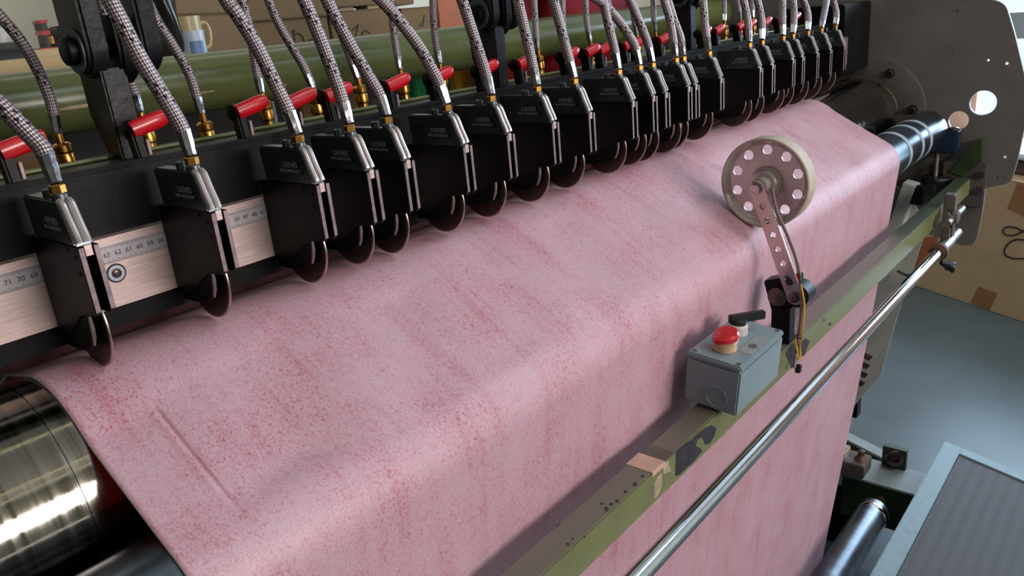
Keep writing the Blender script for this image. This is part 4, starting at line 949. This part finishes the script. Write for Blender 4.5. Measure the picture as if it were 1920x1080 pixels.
def on_face(px, py, A=A_, d=dd):
    n = Vector((-d.y, d.x, 0)); r = RM @ Vector((px - 960, py - 540, FPX)); return r * (n.dot(A) / n.dot(r))
ztop = on_face(1905, 340).z
rc, a_, d_r, n_ = carton('cardboard_carton', 'big brown carton standing on the floor at the right, with marker loops', (A_.x, A_.y), (B_.x, B_.y), .7, ZC, ztop, M['cardlight'])
off = -n_ * .0015
if off.dot(c0) > 0: off = -off
def face_patch(pxs, m, name, parent, th=.0016):
    pts = [on_face(*p) for p in pxs]; k = len(pts); mb = MB(); vs = pts + [p + off * (th / .0015) for p in pts]
    mb.verts(vs, [tuple(range(k)), tuple(range(k, 2 * k))] + [(i, (i + 1) % k, k + (i + 1) % k, k + i) for i in range(k)]); mb.build(name, m, parent, smooth=0)
face_patch([(1835, 537), (1870, 550), (1856, 582), (1820, 568)], M['cardtape'], 'tape_patch', rc)
face_patch([(1908, 343), (1960, 355), (1955, 425), (1889, 391)], M['cardtape'], 'tape_patch', rc)
face_patch([(1732, 446), (1762, 440), (1738, 510), (1712, 512)], M['orange'], 'tape_patch', rc)
def scribble(pxs, parent, r=.004): MB().tube(smooth_path([on_face(*p) + off for p in pxs], 5), r, 6).build('marker_line', M['ink'], parent)
scribble([(1920, 432), (1905, 440), (1890, 441), (1882, 436), (1883, 428), (1895, 425), (1908, 428), (1922, 436)], rc)
scribble([(1925, 450), (1905, 449), (1892, 456), (1884, 468), (1886, 478), (1900, 484), (1925, 485)], rc)
# dark lid box on top of it, against the window
bx = thing('storage_box', 'maroon box on top of the big carton below the window', 'box', (a_.x + dd.x * .9, a_.y + dd.y * .9, ztop))
for_z = on_face(1895, 308).z
mb = MB(); q = [A_ + dd * .35 + n_ * .12, B_ + n_ * .12, B_ + n_ * .5, A_ + dd * .35 + n_ * .5]
mb.verts([Vector((v.x, v.y, ztop)) for v in q] + [Vector((v.x, v.y, for_z)) for v in q], [(0, 1, 2, 3), (4, 5, 6, 7), (0, 1, 5, 4), (1, 2, 6, 5), (2, 3, 7, 6), (3, 0, 4, 7)]); mb.build('body', M['maroon'], bx, bevel=.01)
mb = MB(); q = [A_ + dd * .33 + n_ * .10, B_ + dd * .02 + n_ * .10, B_ + dd * .02 + n_ * .52, A_ + dd * .33 + n_ * .52]
mb.verts([Vector((v.x, v.y, for_z)) for v in q] + [Vector((v.x, v.y, for_z + .03)) for v in q], [(0, 1, 2, 3), (4, 5, 6, 7), (0, 1, 5, 4), (1, 2, 6, 5), (2, 3, 7, 6), (3, 0, 4, 7)]); mb.build('lid', M['sill'], bx, bevel=.01)

# ------------------------------------------------------------------ behind the machine: table, cartons, mugs, tools, person
TY0, TY1 = 1.50, 3.3
TZ = at(385, 106, y=2.3).z
tb_ = thing('packing_table', 'long pale table behind the green pipe holding cartons and mugs', 'table', (1.0, 2.4, FZ))
MB().box((.15, TY0, TZ - .035), (3.2, TY1, TZ)).build('table_top', M['wood'], tb_, bevel=.004)
for (xx, yy) in ((.25, 1.58), (3.1, 1.58), (.25, 3.2), (3.1, 3.2)): MB().box((xx - .03, yy - .03, FZ), (xx + .03, yy + .03, TZ - .035)).build('leg', M['paleplate'], tb_, bevel=.003)
MB().box((.2, TY0 + .02, FZ), (3.15, TY0 + .035, TZ - .035)).build('dark_backing', M['darkbacking'], tb_)  # added dark sheet, keeps the gap seen under the pipe dark
def mug(px, py, y, lab, m, pr, h=.095, r=.04, handle_dx=1, printed=False):
    v = at(px, py, y=y); t = thing('mug', lab, 'mug', (v.x, y, TZ))
    MB().lathe((v.x, y, TZ), (0, 0, 1), [(0, r * .85), (.003, r * .95), (h, r), (h, r - .004), (.006, r * .85), (.005, 0)], 32).build('cup', m, t)
    MB().tube(smooth_path([(v.x + handle_dx * r * .95, y - .0, TZ + h * .82), (v.x + handle_dx * (r + .022), y, TZ + h * .80), (v.x + handle_dx * (r + .028), y, TZ + h * .5), (v.x + handle_dx * (r + .018), y, TZ + h * .25), (v.x + handle_dx * r * .95, y, TZ + h * .2)], 4), .006, 8).build('handle', m, t)
    if printed:
        mb = MB(); 
        pts = [(v.x + (r + .0007) * math.cos(a_), y + (r + .0007) * math.sin(a_), z_) for z_ in (TZ + .004, TZ + h * .62) for a_ in [math.radians(d2) for d2 in range(228, 300, 9)]]
        k = len(pts) // 2; mb.verts(pts, [(i, i + 1, k + i + 1, k + i) for i in range(k - 1)]); mb.build('print', M['mugprint'], t)
    return t
mug(366, 100, 2.24, 'white mug with a blue print standing behind the green pipe', M['mugwhite'], True, .075, .036, -1, True)
mug(360, 100, 2.34, 'cream mug with a round handle behind the white mug', M['mugcream'], False, .118, .044, 1)
def bc_face(px0, px1, y, ztop_px, lab, x_depth=.35, z0=None, m=None, bot=None):
    a = at(px0, bot if bot else 60, y=y); b = at(px1, bot if bot else 60, y=y); zt2 = at((px0 + px1) / 2, ztop_px, y=y).z
    return carton('cardboard_carton', lab, (a.x, y), (b.x, y), x_depth, TZ if z0 is None else z0, zt2, m or M['card'], None)
YC = 2.65
zl = at(545, 36, y=YC).z
bc_face(474, 618, YC, 36, 'lower carton with a marker scribble, left of the stacked row behind the pipe', .4)
bc_face(622, 752, YC, 17, 'middle carton marked in pen in the row behind the pipe')
bc_face(757, 822, YC, 13, 'narrow carton right of the stacked row behind the pipe')
za = zl + .002
bc_face(474, 627, YC - .01, -120, 'upper carton stacked on the left carton of the row behind the pipe', .4, za)
zb_ = at(700, 9, y=YC).z
bc_face(633, 745, YC + .01, -110, 'upper carton resting on small blocks over the middle carton', .33, zb_)
zc_ = at(790, 12, y=YC).z
bc_face(748, 784, YC + .02, -100, 'tall narrow carton on top of the narrow carton', .25, zc_ + .012)
for i, (p0, p1) in enumerate(((636, 664), (690, 712))):
    a = at(p0, 20, y=YC + .04); b = at(p1, 20, y=YC + .04)
    MB().box((a.x, YC + .04, at(700, 17, y=YC).z + .001), (b.x, YC + .12, zb_ - .001)).build('wood_block', M['tubecard'], None, bevel=.002, label='%s small pale block between the stacked cartons' % ('left' if i == 0 else 'right'), cat='block', group='blocks between cartons')
# big carton at an angle on the left of them
Lp = at(338, 60, y=2.40); Rp = at(471, 60, y=2.62)
bigz = at(420, 26, y=2.53).z
big1 = carton('cardboard_carton', 'large dark carton side turned towards the white mug', (Lp.x, Lp.y), (Rp.x, Rp.y), .08, TZ, bigz, M['card'])[0]
big2 = carton('cardboard_carton', 'large carton stacked on the dark carton beside the bracket', (Lp.x, Lp.y), (Rp.x, Rp.y), .08, bigz + .002, bigz + .3, M['card'])[0]
for o in C.objects:
    pass
def bscrib(pxs, y, name='marker_line', parent=None): return MB().tube(smooth_path([at(a, b, y=y - .002) for a, b in pxs], 5), .0016, 6).build(name, M['ink'], parent)
cb_list = [o for o in C.objects if o.get('label', '').startswith(('lower carton', 'middle carton', 'narrow carton'))]
bscrib([(554, 78), (552, 66), (560, 62), (568, 70), (571, 80)], YC, parent=cb_list[0]); bscrib([(576, 80), (582, 74), (592, 74)], YC, parent=cb_list[0]); bscrib([(548, 60), (552, 56), (550, 66)], YC, parent=cb_list[0])
bscrib([(660, 58), (668, 50), (672, 46), (670, 56), (667, 68)], YC, parent=cb_list[1]); bscrib([(678, 66), (682, 58), (688, 58), (694, 62)], YC, parent=cb_list[1])
bscrib([(796, 28), (794, 40), (792, 50)], YC, parent=cb_list[2]); bscrib([(790, 44), (786, 50)], YC, parent=cb_list[2])
v0, v1 = at(822, 20, y=2.64), at(872, 20, y=2.64)
ob = thing('orange_board', 'orange brown board leaning behind the pipe right of the cartons', 'board', (v0.x, 2.66, TZ))
MB().box((v0.x, 2.64, TZ), (v1.x, 2.66, TZ + .4)).build('board', M['orange'], ob, bevel=.002)
# left: rolls, tape gun, bag
for i, (py, yy, rr, lab) in enumerate(((128, 1.42, .016, 'front pale cardboard tube lying behind the green pipe'), (117, 1.56, .020, 'rear pale cardboard tube lying behind the front tube'))):
    v = at(60, py, y=yy); t = thing('cardboard_tube', lab, 'tube', (v.x, yy, v.z - rr), 'cardboard tubes at left')
    MB().lathe((v.x - .25, yy, v.z), (1, 0, 0), [(.004, rr - .004), (0, rr - .002), (0, rr), (.30, rr), (.30, rr - .003)], 24).build('tube_wall', M['tubecard'], t)
v = at(8, 122, y=1.50); t = thing('black_tape_roll', 'black tape roll lying at the far left edge by the tubes', 'tape roll', (v.x, 1.50, v.z - .02))
MB().lathe((v.x - .05, 1.5, v.z), (1, 0, 0), [(0, .02), (0, .033), (.002, .035), (.085, .035), (.087, .033), (.087, .02), (0, .02)], 32).build('tape', M['blackplastic'], t)
MB().lathe((v.x - .051, 1.5, v.z), (1, 0, 0), [(0, .014), (0, .0195), (.089, .0195), (.089, .014), (0, .014)], 24).build('core', M['tubecard'], t)
# low side table under these
sv_ = at(60, 112, y=1.6)
st_ = thing('side_bench', 'low wooden bench at left behind the tubes', 'bench', (.0, 1.75, FZ))
bz_ = at(60, 112, y=1.62).z - .012
MB().box((-.6, 1.60, bz_ - .03), (.13, 2.2, bz_)).build('bench_top', M['wood'], st_, bevel=.003)
MB().box((-.55, 1.65, FZ), (.08, 2.1, bz_ - .03)).build('bench_base', M['darkbacking'], st_, bevel=.004)  # base coloured dark to darken the same gap further left
# tape gun with red trim
yy = 1.72; v = at(84, 96, y=yy)
tg = thing('tape_gun', 'red and black tool standing upright on the left bench', 'tool', (v.x, yy, bz_))
def pxbox(name, m, px0, py0, px1, py1, y, dep, bevel=.002, parent=tg, taper=0):
    a = at(px0, py0, y=y); b = at(px1, py1, y=y); bevel = min(bevel, abs(a.z - b.z) * .2, abs(a.x - b.x) * .2)
    mb = MB().box((min(a.x, b.x), y - dep / 2, min(a.z, b.z)), (max(a.x, b.x), y + dep / 2, max(a.z, b.z)))
    return mb.build(name, m, parent, bevel=bevel)
pxbox('base_plate', M['red'], 64, 92, 110, 96, yy, .06); pxbox('lower_body', M['blackplastic'], 74, 66, 92, 92, yy, .03)
pxbox('lower_trim', M['red'], 70, 59, 90, 66, yy, .034); pxbox('upper_body', M['blackplastic'], 67, 43, 86, 58, yy, .03); pxbox('upper_trim', M['red'], 65, 39, 84, 44, yy, .034)
pxbox('foot', M['blackplastic'], 84, 96, 90, 110, yy, .03, .002)
v = at(115, 75, y=1.85); t = thing('tape_dispenser', 'dark rounded tape dispenser beside the red and black tool', 'tool', (v.x, 1.85, bz_))
MB().lathe((v.x - .03, 1.85, v.z - .02), (1, 0, 0), [(0, .02), (.0, .045), (.06, .045), (.06, .02)], 28).build('drum', M['black'], t)
pxbox('housing', M['chip'], 98, 50, 124, 84, 1.86, .06, .012, t)
MB().box((v.x - .05, 1.80, bz_), (v.x + .06, 1.92, v.z - .05)).build('stand', M['blackplastic'], t, bevel=.004)
pxbox('brass_wheel', M['brass'], 91, 68, 100, 82, 1.80, .02, .003, t)
v = at(70, 103, y=1.66); t = thing('blue_cloth', 'small crumpled blue cloth on the left bench', 'cloth', (v.x, 1.66, bz_))
def lump(name, m, c, rx, ry, rz, parent, sub=3, amp=.25, seed=1):
    bm = bmesh.new(); bmesh.ops.create_icosphere(bm, subdivisions=sub, radius=1); rnd = random.Random(seed); ph = [rnd.uniform(0, 6) for _ in range(9)]
    for v_ in bm.verts:
        p_ = v_.co.copy(); k_ = 1 + amp * (math.sin(p_.x * 4 + ph[0]) * math.sin(p_.y * 5 + ph[1]) + .6 * math.sin(p_.z * 7 + ph[2] + p_.x * 6))
        v_.co = Vector((c[0] + p_.x * rx * k_, c[1] + p_.y * ry * k_, c[2] + max(p_.z, -.7) * rz * k_))
    mb = MB(); mb.bm.free(); mb.bm = bm; return mb.build(name, m, parent, smooth=50)
lump('fold', M['mugprint'], (v.x + .01, 1.80, bz_ + .010), .03, .03, .012, t, 3, .3, 4)
v = at(25, 88, y=1.78); t = thing('plastic_bag', 'crumpled clear plastic bag heaped on the bench at the far left', 'bag', (v.x, 1.78, bz_))
lump('bag_film', M['plastic_bag'], (v.x - .03, 1.98, bz_ + .035), .11, .09, .055, t, 4, .3, 2)
v = at(325, 30, y=2.2); t = thing('black_bag', 'black plastic bag on the table beside the mugs, right of the bracket', 'bag', (v.x, 2.2, TZ))
lump('bag_film', M['blackbag'], (v.x - .045, 2.2, TZ + .14), .05, .05, .2, t, 4, .16, 9)
# things glimpsed below the pipe
def panel(name, lab, cat, px0, px1, ptop, pbot, y, m, dep=.03):
    a = at(px0, ptop, y=y); b = at(px1, pbot, y=y); t = thing(name, lab, cat, ((a.x + b.x) / 2, y, FZ))
    MB().box((a.x, y, FZ), (b.x, y + dep, a.z)).build('panel', m, t, bevel=.003)
panel('yellow_board', 'yellow board glimpsed under the pipe left of the middle bracket', 'board', 851, 888, 110, 190, 1.42, M['yellowp'])
panel('green_board', 'green board glimpsed under the pipe beside a dark board', 'board', 775, 806, 138, 195, 1.44, M['greenp'])
panel('dark_board', 'dark blue board glimpsed under the pipe between green and yellow boards', 'board', 808, 850, 115, 195, 1.41, M['navyp'])
panel('pale_post', 'pale blue grey post glimpsed under the pipe left of a red lever', 'post', 506, 527, 188, 250, 1.32, M['postwhite'], .02)
panel('beige_board', 'beige panel glimpsed under the pipe between the left levers', 'board', 560, 690, 175, 240, 1.46, M['card'], .02)
panel('grey_board', 'grey panel glimpsed under the pipe beyond the middle bracket', 'board', 1120, 1150, 60, 130, 1.46, M['plategrey'], .02)
panel('brown_board', 'long brown board under the pipe at the far left', 'board', -40, 95, 275, 345, 1.02, M['card'], .02)

# person in red behind the pipe (head and legs out of view)
pl_ = thing('rear_step', 'raised step on the floor behind the machine', 'step', (1.9, 1.25, FZ))
MB().box((1.25, 1.33, FZ), (2.32, 1.395, FZ + .44)).build('step_edge', M['paleplate'], pl_, bevel=.004)
MB().box((1.25, 1.12, FZ), (2.32, 1.33, FZ + .44)).build('step_deck', M['paleplate'], pl_, bevel=.004)
def person():
    c = at(1060, 15, y=1.29); x = c.x; y = 1.29; f = FZ + .44
    t = thing('person', 'person in a dark red jacket standing behind the green pipe', 'person', (x, y, f))
    H = .18 - f + .28
    def skin(name, m, V, E, R, root=0, sub=2):
        me = bpy.data.meshes.new(name); me.from_pydata([Vector(p) for p in V], E, []); me.update()
        o = bpy.data.objects.new(name, me); C.objects.link(o)
        md = o.modifiers.new('skin', 'SKIN')
        for i, r in enumerate(R): o.data.skin_vertices[0].data[i].radius = r if isinstance(r, tuple) else (r, r)
        o.data.skin_vertices[0].data[root].use_root = True
        o.modifiers.new('sub', 'SUBSURF').levels = sub; o.modifiers['sub'].render_levels = sub
        dg = bpy.context.evaluated_depsgraph_get(); m2 = bpy.data.meshes.new_from_object(o.evaluated_get(dg)); bpy.data.objects.remove(o)
        return link(name, local(m2, t), m, t, 60)
    z = lambda k: f + k * 1.80
    skin('body', M['skin'], [(x, y, z(.52)), (x, y, z(.66)), (x, y, z(.79)), (x, y, z(.83)), (x, y - .01, z(.87)), (x, y - .02, z(.91)), (x, y - .01, z(.97)),
        (x - .19, y, z(.805)), (x - .25, y + .01, z(.63)), (x - .22, y - .05, z(.50)), (x + .19, y, z(.805)), (x + .25, y + .01, z(.63)), (x + .22, y - .05, z(.50)),
        (x - .09, y, z(.49)), (x - .10, y, z(.27)), (x - .10, y + .02, z(.04)), (x - .10, y - .10, z(.015)), (x + .09, y, z(.49)), (x + .10, y, z(.27)), (x + .10, y + .02, z(.04)), (x + .10, y - .10, z(.015))],
        [(0, 1), (1, 2), (2, 3), (3, 4), (4, 5), (5, 6), (2, 7), (7, 8), (8, 9), (2, 10), (10, 11), (11, 12), (0, 13), (13, 14), (14, 15), (15, 16), (0, 17), (17, 18), (18, 19), (19, 20)],
        [(.15, .10), (.13, .09), (.15, .09), .06, .055, (.08, .095), (.07, .08), .05, .042, .032, .05, .042, .032, .075, .055, .04, .03, .075, .055, .04, .03])
    skin('jacket', M['redcloth'], [(x, y, z(.50)), (x, y, z(.65)), (x, y, z(.79)), (x, y, z(.835)), (x - .20, y, z(.805)), (x - .26, y + .01, z(.63)), (x - .23, y - .03, z(.515)), (x + .20, y, z(.805)), (x + .26, y + .01, z(.63)), (x + .23, y - .03, z(.515))],
        [(0, 1), (1, 2), (2, 3), (2, 4), (4, 5), (5, 6), (2, 7), (7, 8), (8, 9)], [(.19, .13), (.17, .12), (.19, .12), .075, .075, .06, .05, .075, .06, .05])
    skin('trousers', M['trouser'], [(x, y, z(.53)), (x - .09, y, z(.48)), (x - .10, y, z(.27)), (x - .10, y + .02, z(.05)), (x + .09, y, z(.48)), (x + .10, y, z(.27)), (x + .10, y + .02, z(.05))],
        [(0, 1), (1, 2), (2, 3), (0, 4), (4, 5), (5, 6)], [(.165, .115), .10, .075, .065, .10, .075, .065])
    lump('hair', M['hair'], (x, y + .01, z(.965)), .092, .105, .09, t, 3, .05, 3)
    for s_ in (-1, 1):
        b0 = Vector((x + s_ * .22, y - .055, z(.495)))
        for k in range(4):
            o0 = Vector((0, .011 * (k - 1.5), 0)); ln_ = (.0, .010, .008, -.006)[k]
            MB().tube(smooth_path([b0 + o0, b0 + o0 + Vector((-s_ * .004, 0, -.045)), b0 + o0 + Vector((-s_ * .012, 0, -.075 - ln_)), b0 + o0 + Vector((-s_ * .028, 0, -.095 - ln_))], 3), .0072, 8).build('finger', M['skin'], t)
        MB().tube(smooth_path([b0 + Vector((0, -.018, .01)), b0 + Vector((-s_ * .012, -.034, -.025)), b0 + Vector((-s_ * .022, -.036, -.05))], 3), .0085, 8).build('thumb', M['skin'], t)
        MB().lathe((x + s_ * .033, y - .112, z(.935)), (0, -1, 0), [(0, .011), (.004, .008), (.006, 0)], 12).build('eye', M['mugwhite'], t)
    lump('nose', M['skin'], (x, y - .118, z(.915)), .014, .018, .022, t, 2, .02, 5)
    MB().box((x - .025, y - .116, z(.888)), (x + .025, y - .108, z(.893))).build('mouth', M['redcloth'], t, bevel=.002)
person()
bpy.context.view_layer.update()
